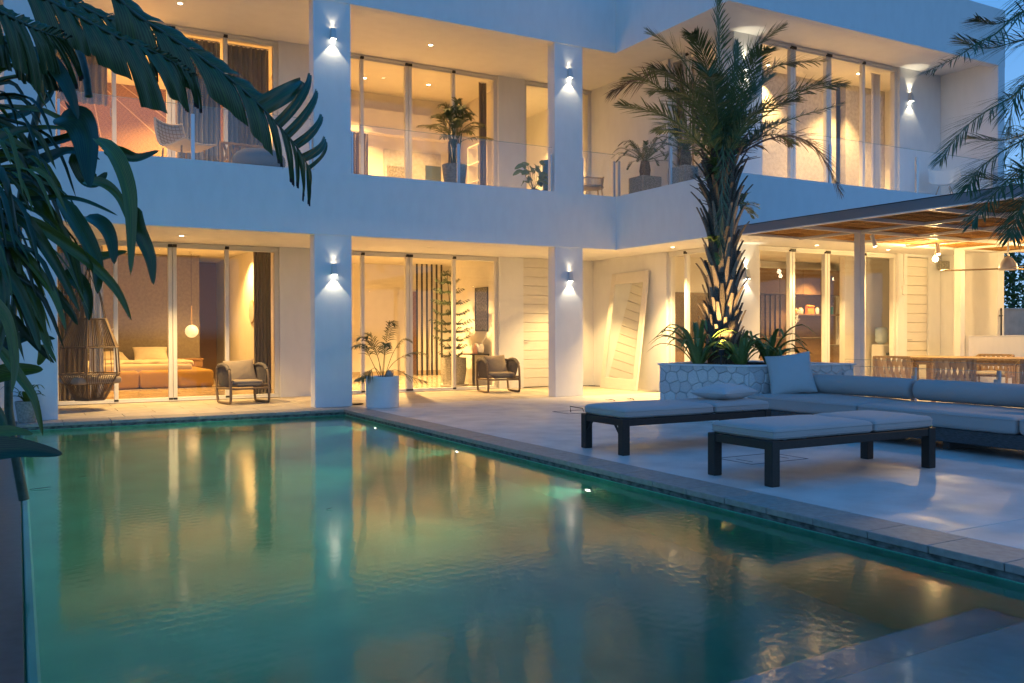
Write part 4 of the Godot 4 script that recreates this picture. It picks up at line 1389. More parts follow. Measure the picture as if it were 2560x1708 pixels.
func feather(b: B, ctrl: Array, pairs: int, length: float, w: float, droop: float, r: RandomNumberGenerator, spread := 0.3, base_gap := 0.12, rach: B = null, rr := 0.012) -> void:
	# a pinnate frond: rachis along ctrl, leaflets in two ranks
	var path := curve(ctrl, 28)
	(rach if rach else b).tube(path, range(28).map(func(i): return rr * (1.0 - 0.85 * i / 27.0)), 5, false)
	for i in pairs:
		var t := base_gap + (1.0 - base_gap) * (i + 0.5) / pairs
		var fi := t * 27.0
		var k := mini(int(fi), 26)
		var p: Vector3 = path[k].lerp(path[k + 1], fi - k)
		var tg: Vector3 = (path[k + 1] - path[k]).normalized()
		var up := Vector3.UP
		if absf(tg.y) > 0.93:
			up = Vector3(0.3, 0.2, 0.93)
		var sd := tg.cross(up).normalized()
		var nr := sd.cross(tg).normalized()
		var prof: float = (0.45 + 0.55 * sin(PI * pow(t, 0.75))) * (1.0 if t < 0.9 else lerpf(1.0, 0.6, (t - 0.9) * 10.0))
		for s in [-1.0, 1.0]:
			var a: float = lerpf(1.05, 0.40, t) + r.randf_range(-0.12, 0.12)
			var tilt: float = r.randf_range(-spread, spread) + 0.25
			var dirn: Vector3 = (tg * cos(a) + (sd * s * cos(tilt) + nr * sin(tilt)) * sin(a)).normalized()
			var ln: float = length * prof * r.randf_range(0.85, 1.1)
			blade(b, p, dirn, ln, w, droop * ln, nr)

func blade(b: B, p: Vector3, dirn: Vector3, ln: float, w: float, drop: float, nr: Vector3) -> void:
	var sd := dirn.cross(nr).normalized() * w
	var m1: Vector3 = p + dirn * ln * 0.35 - Vector3.UP * drop * 0.12
	var m2: Vector3 = p + dirn * ln * 0.72 - Vector3.UP * drop * 0.52
	var e: Vector3 = p + dirn * ln - Vector3.UP * drop
	var s := b.v.size()
	var n1 := (m1 - p).cross(sd).normalized()
	var n2 := (e - m1).cross(sd).normalized()
	for q in [[p - sd * 0.35, n1], [p + sd * 0.35, n1], [m1 - sd, n1], [m1 + sd, n1], [m2 - sd * 0.75, n2], [m2 + sd * 0.75, n2], [e, n2]]:
		b.v.append(q[0])
		b.n.append(q[1])
		b.u.append(Vector2.ZERO)
	for t in [[0, 1, 2], [1, 3, 2], [2, 3, 4], [3, 5, 4], [4, 5, 6]]:
		b.k.append_array(PackedInt32Array([s + t[0], s + t[1], s + t[2]]))

func strap(ctrl: Array, w: float, fold: float, face_to: Vector3, n := 16, pointed := 2.4, blunt := 0.3) -> B:
	# one long leaf: a folded ribbon along a curve
	var path := curve(ctrl, n)
	var rows := []
	for i in n:
		var t := float(i) / (n - 1)
		var tg: Vector3 = (path[mini(i + 1, n - 1)] - path[maxi(i - 1, 0)]).normalized()
		var sd := tg.cross(face_to).normalized()
		var nr := sd.cross(tg).normalized()
		var ww: float = w / 2.0 * minf(1.0, blunt + t * 5.0) * pow(maxf(0.0, 1.0 - pow(t, pointed)), 0.75)
		var row := PackedVector3Array()
		for j in [-1.0, -0.5, 0.0, 0.5, 1.0]:
			row.append(path[i] + sd * ww * j * cos(fold * 0.7) + nr * ww * (absf(j) * sin(fold) + 0.10 * sin(t * 9.0 + j * 2.0) * absf(j)))
		rows.append(row)
	return B.new().surf(rows)

func rosette(o: Node3D, c: Vector3, count: int, length: float, w: float, m: Material, r: RandomNumberGenerator, rise := 0.9) -> void:
	for i in count:
		var a: float = TAU * i / count + r.randf_range(-0.3, 0.3)
		var out := Vector3(cos(a), 0, sin(a))
		var e: float = rise * r.randf_range(0.45, 1.25)
		var l: float = length * r.randf_range(0.75, 1.15)
		var p1 := c + out * 0.03
		var p2 := c + out * l * 0.35 + Vector3.UP * l * 0.45 * e
		var p3 := c + out * l * 0.72 + Vector3.UP * l * 0.58 * e
		var p4 := c + out * l * 1.0 + Vector3.UP * l * (0.52 * e - 0.12)
		part(o, "leaf", strap([p1, p2, p3, p4], w * r.randf_range(0.8, 1.15), 0.45, Vector3.UP * 0.8 - out * 0.6, 10, 2.2, 0.5), m)

func terrace_things() -> void:
	var r := RandomNumberGenerator.new()
	r.seed = 77
	# white cylinder pot with a young palm by the left pillar
	var o := thing("potted_palm", "young palm in a white cylinder pot beside the lit pillar at the pool corner", "potted plant", Vector3(5.335, 0, -13.98))
	part(o, "pot", B.new().lathe(Vector3.ZERO, pot_shape(0.275, 0.278, 0.515), 40), M.white_pot)
	part(o, "soil", B.new().lathe(Vector3.ZERO, [Vector2(0.0, 0.47), Vector2(0.245, 0.465)], 24), M.soil)
	var fr := [[-0.10, 0.42, -0.42, 0.30, 0.10, 0.95], [-0.30, 0.35, -0.52, 0.55, 0.25, 0.80], [0.05, 0.55, 0.10, 0.95, 0.2, 1.25], [0.22, 0.45, 0.42, 0.70, 0.1, 0.90], [0.30, 0.32, 0.62, 0.52, 0.25, 0.62], [0.25, 0.18, 0.55, 0.15, 0.45, 0.05], [-0.28, 0.22, -0.50, 0.15, 0.3, 0.12], [-0.05, 0.30, -0.15, 0.72, -0.3, 0.98], [0.12, 0.35, 0.20, 0.58, -0.35, 0.80]]
	for f in fr:
		var b := B.new()
		var p0 := Vector3(r.randf_range(-0.04, 0.04), 0.46, r.randf_range(-0.04, 0.04))
		feather(b, [p0, p0 + Vector3(f[0] * 0.6, f[1] * 0.9, f[4] * 0.3), Vector3(f[2] * 0.75, 0.46 + f[5] * 0.72, f[4] * 0.7), Vector3(f[2] * 1.05, 0.46 + f[5] * 0.80 - 0.06, f[4])], 26, 0.24, 0.008, 0.5, r, 0.3, 0.42, null, 0.007)
		part(o, "frond", b, M.areca_leaf)
	var j := thing("clay_jug", "small dark clay jug standing in the white cylinder pot", "jug", Vector3(5.40, 0.47, -13.83))
	part(j, "body", B.new().lathe(Vector3.ZERO, [Vector2(0, 0), Vector2(0.045, 0.0), Vector2(0.068, 0.05), Vector2(0.055, 0.10), Vector2(0.030, 0.125), Vector2(0.036, 0.15), Vector2(0.028, 0.15), Vector2(0.024, 0.125)], 20), M.concrete_pot)
	part(j, "handle", B.new().tube(curve([Vector3(0.032, 0.14, 0), Vector3(0.075, 0.12, 0), Vector3(0.062, 0.07, 0)], 8), [0.006], 5), M.concrete_pot)
	# small pot by the far left pillar
	o = thing("potted_shrub", "small upright shrub in a tapered pale pot by the leftmost pillar", "potted plant", Vector3(0.11, 0.0, -14.12))
	part(o, "pot", B.new().lathe(Vector3.ZERO, pot_shape(0.115, 0.155, 0.30), 28), M.concrete_pot)
	part(o, "soil", B.new().lathe(Vector3.ZERO, [Vector2(0.0, 0.265), Vector2(0.13, 0.26)], 20), M.soil)
	rosette(o, Vector3(0, 0.26, 0), 14, 0.30, 0.05, M.strap_leaf_2, r, 1.4)
	o = thing("clay_saucer", "dark saucer left on the floor between pillar and white pot", "saucer", Vector3(5.13, 0.0, -14.65))
	part(o, "dish", B.new().lathe(Vector3.ZERO, [Vector2(0, 0.004), Vector2(0.09, 0.004), Vector2(0.11, 0.022), Vector2(0.105, 0.022), Vector2(0.088, 0.01), Vector2(0, 0.01)], 20), M.brown_pot)
	# tall framed mirror leaning on the wing wall: base out from the wall, top against it
	o = thing("leaning_mirror", "tall white framed mirror leaning against the recessed white wall", "mirror", Vector3(11.32, 0.0, -14.87))
	var top := Vector3(11.70, 2.545, -14.93) - o.position
	var along := Vector3(0.06, 0, -1.43)
	var upv := top.normalized()
	var ax := along.normalized()
	var nr := ax.cross(upv).normalized()
	if nr.x > 0:
		nr = -nr
	var wd := 1.40
	var ht := top.length()
	var bs := Basis(ax, upv, ax.cross(upv))
	var fo := Node3D.new()
	for q in [[0.0, 0.155, 0.0, ht], [wd - 0.155, wd, 0.0, ht]]:
		part(o, "frame_stile", B.new().box(ax * (q[0] + q[1]) / 2 + upv * ht / 2 + nr * 0.0, Vector3(q[1] - q[0], ht, 0.045), 0.005, bs), M.door_paint)
	for q in [[0.0, 0.24], [ht - 0.24, ht]]:
		part(o, "frame_rail", B.new().box(ax * wd / 2 + upv * (q[0] + q[1]) / 2 - nr * 0.001, Vector3(wd - 0.31, q[1] - q[0], 0.041), 0.005, bs), M.door_paint)
	fo.free()
	var g := B.new()
	var gp := []
	for e in [[0.15, 0.23], [wd - 0.15, 0.23], [wd - 0.15, ht - 0.23], [0.15, ht - 0.23]]:
		gp.append(ax * e[0] + upv * e[1] + nr * 0.006)
	g.face(gp, nr)
	part(o, "mirror_glass", g, M.mirror_glass)
	# flush access cover in the terrace
	o = thing("access_cover", "flush concrete access cover under the nearest daybed", "cover", Vector3(6.0, 0.0, -6.6))
	for q in [[0.0, 0.0, 0.75, 0.012], [0.0, 0.47, 0.75, 0.482], [0.0, 0.012, 0.012, 0.47], [0.738, 0.012, 0.75, 0.47], [0.12, 0.14, 0.13, 0.36], [0.60, 0.14, 0.61, 0.36]]:
		part(o, "edge_strip", B.new().span(Vector3(q[0], -0.002, q[1]), Vector3(q[2], 0.0025, q[3])), M.black_cap)
	o = thing("drain_cover", "small metal drain frame with a lifted wire handle near the far daybed", "drain", Vector3(7.3, 0.0, -11.75))
	for q in [[0.0, 0.0, 0.6, 0.015], [0.0, 0.45, 0.6, 0.465], [0.0, 0.015, 0.015, 0.45], [0.585, 0.015, 0.6, 0.45]]:
		part(o, "edge_strip", B.new().span(Vector3(q[0], -0.002, q[1]), Vector3(q[2], 0.004, q[3])), M.black_metal)
	part(o, "wire_handle", B.new().tube([Vector3(0.2, 0.0, 0.22), Vector3(0.2, 0.09, 0.20), Vector3(0.42, 0.05, 0.22), Vector3(0.42, 0.0, 0.25)], [0.007], 5), M.black_metal)
	for q in [[9.3, -13.0, "curled dry leaf on the terrace, left of the pair by the planter"], [9.75, -13.0, "curled dry leaf on the terrace, right of the pair by the planter"]]:
		o = thing("fallen_leaf", q[2], "leaf", Vector3(q[0], 0.004, q[1]), r.randf() * 3.0, "dry leaves fallen on the terrace")
		part(o, "blade", strap([Vector3(-0.09, 0.0, 0), Vector3(-0.02, 0.02, 0.02), Vector3(0.04, 0.012, 0.0), Vector3(0.1, 0.03, -0.02)], 0.045, 0.5, Vector3.UP, 8), M.palm_dry)
	# hanging rattan chair
	o = thing("hanging_chair", "brown rattan cage chair hanging by ropes before the bedroom glass", "hanging chair", Vector3(1.03, 0.17, -15.9), 0.35)
	var lev := [[0.0, 0.24], [0.42, 0.485], [0.85, 0.46], [1.31, 0.27]]
	var sides := 6
	var cor := []
	for l in lev:
		var ring := []
		for i in sides:
			var a := TAU * i / sides
			ring.append(Vector3(cos(a) * l[1], l[0], sin(a) * l[1]))
		cor.append(ring)
	for li in 4:
		for i in sides:
			var a2: Vector3 = cor[li][i]
			var b2: Vector3 = cor[li][(i + 1) % sides]
			part(o, "ring_bar", B.new().tube([a2, b2], [0.013], 6), M.rattan)
			if li < 3:
				part(o, "upright_bar", B.new().tube([a2, cor[li + 1][i]], [0.013], 6), M.rattan)
	for li in [0, 1, 2]:
		var st := B.new()
		for i in sides:
			if li == 1 and (i == 0 or i == 1):
				continue
			for q in range(1, 13):
				var t := q / 13.0
				var a3: Vector3 = cor[li][i].lerp(cor[li][(i + 1) % sides], t)
				var b3: Vector3 = cor[li + 1][i].lerp(cor[li + 1][(i + 1) % sides], t)
				if li == 1 and q % 3 != 0:
					continue
				st.tube([a3, b3], [0.0065], 4, false)
		part(o, "rattan_strands", st, M.rattan)
	var bt := B.new()
	for i in 9:
		var x := -0.22 + i * 0.055
		var zz := sqrt(maxf(0.0, 0.0484 - x * x))
		bt.tube([Vector3(x, 0, -zz), Vector3(x, 0, zz)], [0.008], 4, false)
	part(o, "bottom_weave", bt, M.rattan)
	part(o, "seat_cushion", cushion(Vector3(0.72, 0.12, 0.72), 0.05, 0.03, 61, 10), M.taupe_cushion, Vector3(0, 0.32, 0))
	for i in sides:
		part(o, "rope", B.new().tube(curve([cor[3][i], cor[3][i] * Vector3(0.6, 1, 0.6) + Vector3(0, 0.45, 0), Vector3(0, 2.2, 0)], 6), [0.009], 5), M.rattan)
	part(o, "chain", B.new().tube([Vector3(0, 2.18, 0), Vector3(0, 2.735, 0)], [0.011], 6), M.steel)

# ---------------------------------------------------------------- indoors
func curtain(label: String, a: Vector3, b: Vector3, h: float, folds: int, m: Material, nm := "curtain", gather := 0.0) -> void:
	var o := thing(nm, label, "curtain", a)
	var rows := []
	var n := folds * 10
	var d := b - a
	var dir := d.normalized()
	var side := dir.cross(Vector3.UP)
	for i in 9:
		var y := h * i / 8.0
		var row := PackedVector3Array()
		for j in n + 1:
			var t := float(j) / n
			var ph := t * folds * TAU
			var am := 0.045 * (1.0 - 0.35 * float(i) / 8.0)
			var off: float = sin(ph) * am + sin(ph * 0.37 + 1.0) * 0.02
			var pinch: float = 1.0 - gather * sin(PI * clampf(float(i) / 8.0, 0, 1))
			row.append(dir * d.length() * t * pinch + side * off + Vector3.UP * y)
		rows.append(row)
	part(o, "cloth", B.new().surf(rows), m)
	part(o, "track", B.new().box(d / 2 + Vector3.UP * (h + 0.012), Vector3(d.length(), 0.02, 0.03), 0.0, Basis(dir, Vector3.UP, dir.cross(Vector3.UP))), M.white_metal)

func indoor_things() -> void:
	var r := RandomNumberGenerator.new()
	r.seed = 99
	curtain("taupe curtain gathered at the right end of the lower bedroom glass", Vector3(4.02, 0.02, -17.5), Vector3(4.36, 0.02, -17.5), 2.86, 5, M.curtain_taupe)
	curtain("grey curtain behind the hanging rattan chair", Vector3(0.62, 0.02, -17.55), Vector3(1.10, 0.02, -17.55), 2.86, 6, M.curtain_taupe)
	curtain("pale sheer drape beside the grey curtain in the lower bedroom", Vector3(1.12, 0.02, -17.6), Vector3(1.36, 0.02, -17.6), 2.86, 3, M.sheer)
	curtain("slim taupe curtain at the right end of the upper middle glass doors", Vector3(8.96, 3.92, -17.5), Vector3(9.17, 3.92, -17.5), 2.86, 4, M.curtain_taupe)
	curtain("short taupe curtain far left inside the upper middle room", Vector3(6.45, 3.92, -18.8), Vector3(6.86, 3.92, -18.8), 1.76, 5, M.curtain_taupe)
	curtain("wide grey curtain drawn across the upper bedroom glass", Vector3(2.62, 3.92, -17.5), Vector3(3.42, 3.92, -17.5), 2.86, 9, M.curtain_grey)
	curtain("darker grey curtain at the right end of the upper bedroom glass", Vector3(3.52, 3.92, -17.5), Vector3(4.34, 3.92, -17.5), 2.86, 9, M.curtain_grey)
	curtain("brown draped curtain at the upper left bedroom glass behind the leaves", Vector3(0.62, 5.35, -17.5), Vector3(1.45, 5.35, -17.5), 1.43, 7, M.curtain_taupe)
	curtain("dark brown curtain right of the right pillar upstairs", Vector3(11.15, 3.92, -17.5), Vector3(11.62, 3.92, -17.5), 2.86, 6, M.curtain_taupe)
	curtain("brown curtain at the left side window of the upper wing", Vector3(12.05, 3.92, -14.3), Vector3(12.05, 3.92, -13.95), 2.86, 5, M.curtain_taupe)
	curtain("brown curtain at the left end of the upper wing glass", Vector3(12.56, 3.92, -12.85), Vector3(12.80, 3.92, -12.85), 2.86, 4, M.curtain_taupe)
	curtain("pale curtain at the right end of the upper wing glass", Vector3(16.05, 3.92, -12.85), Vector3(16.36, 3.92, -12.85), 2.86, 4, M.sheer)
	# bed
	var o := thing("bed", "low mustard velvet bed with a crumpled pale sheet in the lower bedroom", "bed", Vector3(2.35, 0.006, -22.3))
	for i in 4:
		part(o, "base_block", cushion(Vector3(0.80, 0.40, 0.34), 0.09, 0.0, 71 + i, 10), M.mustard_velvet, Vector3(-1.19 + i * 0.795, 0.205, 1.06))
	for i in 3:
		part(o, "base_block", cushion(Vector3(0.34, 0.40, 0.74), 0.09, 0.0, 75 + i, 10), M.mustard_velvet, Vector3(1.41, 0.203, 0.52 - i * 0.73))
		part(o, "base_block", cushion(Vector3(0.34, 0.40, 0.74), 0.09, 0.0, 79 + i, 10), M.mustard_velvet, Vector3(-1.41, 0.203, 0.52 - i * 0.73))
	part(o, "mattress", cushion(Vector3(2.36, 0.36, 2.0), 0.08, 0.02, 83, 14), M.linen_sheet, Vector3(0, 0.36, -0.10))
	part(o, "crumpled_sheet", cushion(Vector3(2.42, 0.10, 1.2), 0.045, 0.02, 84, 26, 0.05), M.linen_sheet, Vector3(0.02, 0.54, 0.22))
	for q in [[0.50, 0.66, -0.95, 0.0, "plump pale pillow standing at the right of the bed head"], [-0.45, 0.62, -0.90, 0.2, "flat pale pillow lying left at the bed head"]]:
		var p := thing("bed_pillow", q[4], "pillow", o.position + Vector3(q[0], q[1] + 0.06, q[2]))
		p.basis = Basis(Vector3.UP, q[3]) * Basis(Vector3.RIGHT, 0.35 if q[3] > 0.1 else 0.8)
		part(p, "cover", pillow_shape(0.80, 0.48, 0.22, 85), M.linen_sheet)
	o = thing("nightstand", "floating wooden nightstand right of the bed", "nightstand", Vector3(3.78, 0.50, -23.4))
	part(o, "top", B.new().span(Vector3(-0.30, 0.06, -0.24), Vector3(0.30, 0.11, 0.24), 0.004), M.oak_panel)
	part(o, "drawer", B.new().span(Vector3(-0.28, -0.10, -0.24), Vector3(0.28, 0.06, 0.22), 0.004), M.oak_panel)
	o = thing("wall_mirror", "oval mirror on the right wall of the lower bedroom", "mirror", Vector3(4.885, 1.75, -21.4))
	part(o, "frame", B.new().lathe(Vector3.ZERO, [Vector2(0.0, -0.006), Vector2(0.27, -0.006), Vector2(0.285, 0.0), Vector2(0.27, 0.016), Vector2(0.255, 0.02)], 30), M.pale_wood, Vector3.ZERO, Basis(Vector3.BACK, PI / 2))
	part(o, "glass", B.new().lathe(Vector3.ZERO, [Vector2(0.0, 0.018), Vector2(0.256, 0.018)], 30), M.grey_panel, Vector3.ZERO, Basis(Vector3.BACK, PI / 2))
	# lobby
	o = thing("rod_screen", "screen of six tall black rods at the lobby back", "screen", Vector3(10.03, 0.006, -23.5))
	for i in 6:
		part(o, "rod", B.new().span(Vector3(i * 0.155 - 0.022, 0, -0.022), Vector3(i * 0.155 + 0.022, 3.21, 0.022), 0.003), M.black_metal)
	o = thing("indoor_pine", "tiered green pine in a tall faceted concrete pot inside the lobby", "potted tree", Vector3(8.78, 0.006, -18.45))
	part(o, "pot", B.new().lathe(Vector3.ZERO, [Vector2(0, 0), Vector2(0.24, 0.0), Vector2(0.27, 0.15), Vector2(0.30, 0.36), Vector2(0.295, 0.66), Vector2(0.27, 0.66), Vector2(0.265, 0.60), Vector2(0, 0.60)], 12), M.concrete_pot)
	part(o, "saucer", B.new().lathe(Vector3.ZERO, [Vector2(0, 0.002), Vector2(0.30, 0.002), Vector2(0.33, 0.045), Vector2(0.31, 0.045), Vector2(0, 0.012)], 24), M.ceramic_white)
	part(o, "trunk", B.new().tube([Vector3(0, 0.58, 0), Vector3(-0.02, 1.3, 0), Vector3(-0.10, 2.0, 0), Vector3(-0.16, 2.62, 0)], [0.022, 0.018, 0.012, 0.006], 7), M.bark)
	var tiers := [[0.74, 0.30, 5], [0.92, 0.34, 6], [1.10, 0.42, 6], [1.30, 0.50, 6], [1.48, 0.54, 6], [1.70, 0.50, 6], [1.95, 0.46, 6], [2.20, 0.38, 5], [2.42, 0.28, 5], [2.60, 0.14, 5]]
	for q in tiers:
		var px: float = -0.16 * clampf((q[0] - 0.9) / 1.7, 0, 1)
		for i in q[2]:
			var a: float = TAU * i / q[2] + q[0] * 3.0 + r.randf_range(-0.2, 0.2)
			var dr := Vector3(cos(a), 0, sin(a))
			var ln: float = q[1] * r.randf_range(0.85, 1.12)
			var p0 := Vector3(px, q[0], 0)
			var path := curve([p0, p0 + dr * ln * 0.5 - Vector3.UP * 0.03, p0 + dr * ln + Vector3.UP * (0.05 + 0.04 * r.randf())], 10)
			var b := B.new()
			b.tube(path, [0.006, 0.003], 4, false)
			var cn := int(ln * 420)
			for kx in cn:
				var t := r.randf_range(0.12, 1.0)
				var pp: Vector3 = path[mini(int(t * 9), 9)]
				var sgn := 1.0 if r.randf() < 0.5 else -1.0
				var dd := (dr * 0.8 + dr.cross(Vector3.UP) * sgn * r.randf_range(0.4, 1.1) - Vector3.UP * r.randf_range(-0.1, 0.5)).normalized()
				blade(b, pp, dd, r.randf_range(0.06, 0.15) * (1.2 - 0.5 * t), 0.009, 0.01, Vector3.UP)
			part(o, "branch", b, M.pine_leaf)
	o = thing("framed_print", "tall framed grey print on the lobby right wall", "picture", Vector3(9.448, 1.78, -18.3))
	for q in [[-0.32, 0.49, 0.32, 0.51], [-0.32, -0.51, 0.32, -0.49], [-0.32, -0.49, -0.30, 0.49], [0.30, -0.49, 0.32, 0.49]]:
		part(o, "frame_bar", B.new().span(Vector3(-0.028, q[1], q[0]), Vector3(-0.001, q[3], q[2]), 0.002), M.black_metal)
	part(o, "print", B.new().span(Vector3(-0.012, -0.49, -0.30), Vector3(-0.002, 0.49, 0.30)), M.print_paper)
	o = thing("console_table", "narrow black metal console table under the framed print", "table", Vector3(9.22, 0.006, -18.3))
	part(o, "top", B.new().span(Vector3(-0.2, 0.72, -0.42), Vector3(0.2, 0.745, 0.42), 0.003), M.black_metal)
	for x in [-0.185, 0.185]:
		for z in [-0.40, 0.40]:
			part(o, "leg", B.new().span(Vector3(x - 0.012, 0, z - 0.012), Vector3(x + 0.012, 0.72, z + 0.012)), M.black_metal)
	o = thing("ceramic_bird", "white long necked ceramic bird on the console table", "figurine", Vector3(9.24, 0.752, -18.1))
	part(o, "body", cushion(Vector3(0.2, 0.24, 0.36), 0.09, 0.0, 90, 8, 0.0), M.ceramic_white, Vector3(0, 0.125, 0))
	part(o, "neck", B.new().tube(curve([Vector3(0.02, 0.2, 0.12), Vector3(0.03, 0.30, 0.2), Vector3(0.05, 0.42, 0.30)], 8), [0.03, 0.02, 0.012], 8), M.ceramic_white)
	o = thing("pink_cone", "small pink ceramic cone on the console table", "ornament", Vector3(9.10, 0.752, -17.98))
	part(o, "cone", B.new().lathe(Vector3.ZERO, [Vector2(0, 0), Vector2(0.06, 0), Vector2(0.05, 0.08), Vector2(0.012, 0.22), Vector2(0, 0.23)], 14), M.ceramic_pink)
	# kitchen
	for q in [[16.25, "amber_jar", M.jar_amber, 0.05, 0.14, "squat amber jar on the kitchen shelf"], [16.42, "pale_jar", M.jar_pale, 0.06, 0.16, "pale round canister on the kitchen shelf"], [16.98, "glass_jar", M.ceramic_white, 0.05, 0.17, "white jar in the middle of the kitchen shelf"], [17.5, "green_bottle", M.jar_green, 0.035, 0.22, "slim green bottle on the kitchen shelf"]]:
		o = thing(q[1], q[5], "jar", Vector3(q[0], 1.662, -15.13), 0.0, "jars on the kitchen shelf")
		part(o, "body", B.new().lathe(Vector3.ZERO, [Vector2(0, 0), Vector2(q[3], 0), Vector2(q[3], q[4] * 0.75), Vector2(q[3] * 0.6, q[4] * 0.85)], 14), q[2])
		part(o, "lid", B.new().lathe(Vector3.ZERO, [Vector2(q[3] * 0.65, q[4] * 0.85), Vector2(q[3] * 0.65, q[4]), Vector2(0, q[4])], 14), M.pale_wood)
	o = thing("food_box", "orange food box on the kitchen shelf", "box", Vector3(16.72, 1.662, -15.13))
	part(o, "carton", B.new().span(Vector3(-0.11, 0, -0.05), Vector3(0.11, 0.19, 0.05), 0.004), M.orange_box)
	part(o, "flap", B.new().box(Vector3(0, 0.20, 0.04), Vector3(0.2, 0.004, 0.08), 0.0, Basis(Vector3.RIGHT, 0.5)), M.orange_box)
	o = thing("flower_vase", "glass vase with pale flower stems on the kitchen island", "vase", Vector3(15.05, 1.112, -14.1))
	part(o, "vase", B.new().lathe(Vector3.ZERO, [Vector2(0, 0), Vector2(0.05, 0), Vector2(0.062, 0.06), Vector2(0.03, 0.14), Vector2(0.04, 0.17)], 16), M.clear_glass)
	for i in 7:
		var e := Vector3(r.randf_range(-0.16, 0.16), r.randf_range(0.35, 0.62), r.randf_range(-0.08, 0.08))
		var b := B.new().tube(curve([Vector3(0, 0.02, 0), e * 0.5 + Vector3(0, 0.05, 0), e], 6), [0.004], 4, false)
		for kx in 12:
			blade(b, e * r.randf_range(0.5, 1.0), Vector3(r.randf_range(-1, 1), r.randf_range(-0.2, 1), r.randf_range(-1, 1)).normalized(), 0.06, 0.014, 0.0, Vector3.BACK)
		part(o, "stem", b, M.sheer if i < 4 else M.lily_leaf)
	o = thing("water_dispenser", "white water dispenser with a blue bottle behind the kitchen glass", "dispenser", Vector3(17.05, 0.006, -13.35))
	part(o, "cabinet", B.new().span(Vector3(-0.16, 0, -0.16), Vector3(0.16, 0.94, 0.16), 0.03), M.ceramic_white)
	part(o, "bottle", B.new().lathe(Vector3(0, 0.94, 0), [Vector2(0.04, 0), Vector2(0.13, 0.06), Vector2(0.135, 0.12), Vector2(0.12, 0.15), Vector2(0.135, 0.18), Vector2(0.135, 0.26), Vector2(0.12, 0.29), Vector2(0.135, 0.32), Vector2(0.12, 0.38), Vector2(0, 0.39)], 20), M.dispenser_blue)
	part(o, "tap", B.new().span(Vector3(-0.05, 0.70, 0.16), Vector3(0.05, 0.76, 0.20), 0.004), M.slate_blue)
	for i in 2:
		o = thing("kitchen_spot", ["left track spot on the kitchen ceiling", "right track spot on the kitchen ceiling"][i], "spotlight", Vector3(15.2 + i * 1.0, 2.90, -14.2), 0.0, "kitchen ceiling track spots")
		var d := Vector3(-0.5, -0.75, 0.1).normalized()
		part(o, "stem", B.new().tube([Vector3.ZERO, Vector3(0, -0.07, 0)], [0.008], 6), M.pale_rattan)
		part(o, "barrel", B.new().tube([Vector3(0, -0.07, 0) - d * 0.05, Vector3(0, -0.07, 0) + d * 0.14], [0.035], 12), M.pale_rattan)
		part(o, "lens", B.new().tube([Vector3(0, -0.07, 0) + d * 0.141, Vector3(0, -0.07, 0) + d * 0.146], [0.03], 12), M.lens_warm)
	# upper middle room
	o = thing("pin_board", "grey board with a small portrait and a dark panel upstairs", "board", Vector3(8.35, 4.72, -19.79))
	part(o, "panel", B.new().span(Vector3(-0.74, 0.0, 0.0), Vector3(0.74, 0.88, 0.02), 0.002), M.grey_panel)
	part(o, "portrait", B.new().span(Vector3(-0.66, 0.06, 0.02), Vector3(-0.24, 0.49, 0.035), 0.002), M.print_paper)
	part(o, "dark_panel", B.new().span(Vector3(0.32, 0.10, 0.02), Vector3(0.73, 0.58, 0.035), 0.002), M.slate_blue)
	o = thing("cube_shelf", "white cube shelf with dark boxes beside the slim upstairs curtain", "shelf", Vector3(9.50, 3.915, -18.3))
	for y in [0.0, 0.42, 0.84, 1.26, 1.68]:
		part(o, "board", B.new().span(Vector3(-0.17, y, -0.5), Vector3(0.17, y + 0.025, 0.5)), M.ceramic_white)
	for z in [-0.5, -0.012, 0.475]:
		part(o, "upright", B.new().span(Vector3(-0.168, 0.025, z), Vector3(0.168, 1.68, z + 0.024)), M.ceramic_white)
	for q in [[0.03, 0.36], [0.45, 0.34], [0.87, 0.35], [1.29, 0.37]]:
		part(o, "storage_box", B.new().span(Vector3(-0.155, q[0], 0.03), Vector3(0.15, q[0] + q[1], 0.45), 0.004), M.slate_blue)
	o = thing("floor_lamp_globe", "pale globe ornament on the floor of the upper wing room", "ornament", Vector3(13.0, 3.915, -12.95))
	part(o, "globe", B.new().lathe(Vector3(0, 0.17, 0), sphere_profile(0.17), 22), M.sheer)
	part(o, "foot", B.new().lathe(Vector3.ZERO, [Vector2(0, 0), Vector2(0.08, 0), Vector2(0.06, 0.03)], 14), M.pale_wood)

# ---------------------------------------------------------------- balcony
func make_palm_pot(o: Node3D, fr_mat: Material, r: RandomNumberGenerator, base: Vector3, fronds: Array, pairs: int, leaf: float, w: float, droop: float) -> void:
	for f in fronds:
		var b := B.new()
		var tip: Vector3 = f
		var p0 := base + Vector3(r.randf_range(-0.05, 0.05), 0, r.randf_range(-0.05, 0.05))
		var p1 := p0 + Vector3(tip.x * 0.22, tip.y * 0.62, tip.z * 0.22)
		var p2 := p0 + Vector3(tip.x * 0.62, tip.y * 1.02, tip.z * 0.62)
		var p3 := p0 + tip
		feather(b, [p0, p1, p2, p3], pairs, leaf, w, droop, r, 0.25, 0.40, null, 0.009)
		part(o, "frond", b, fr_mat)

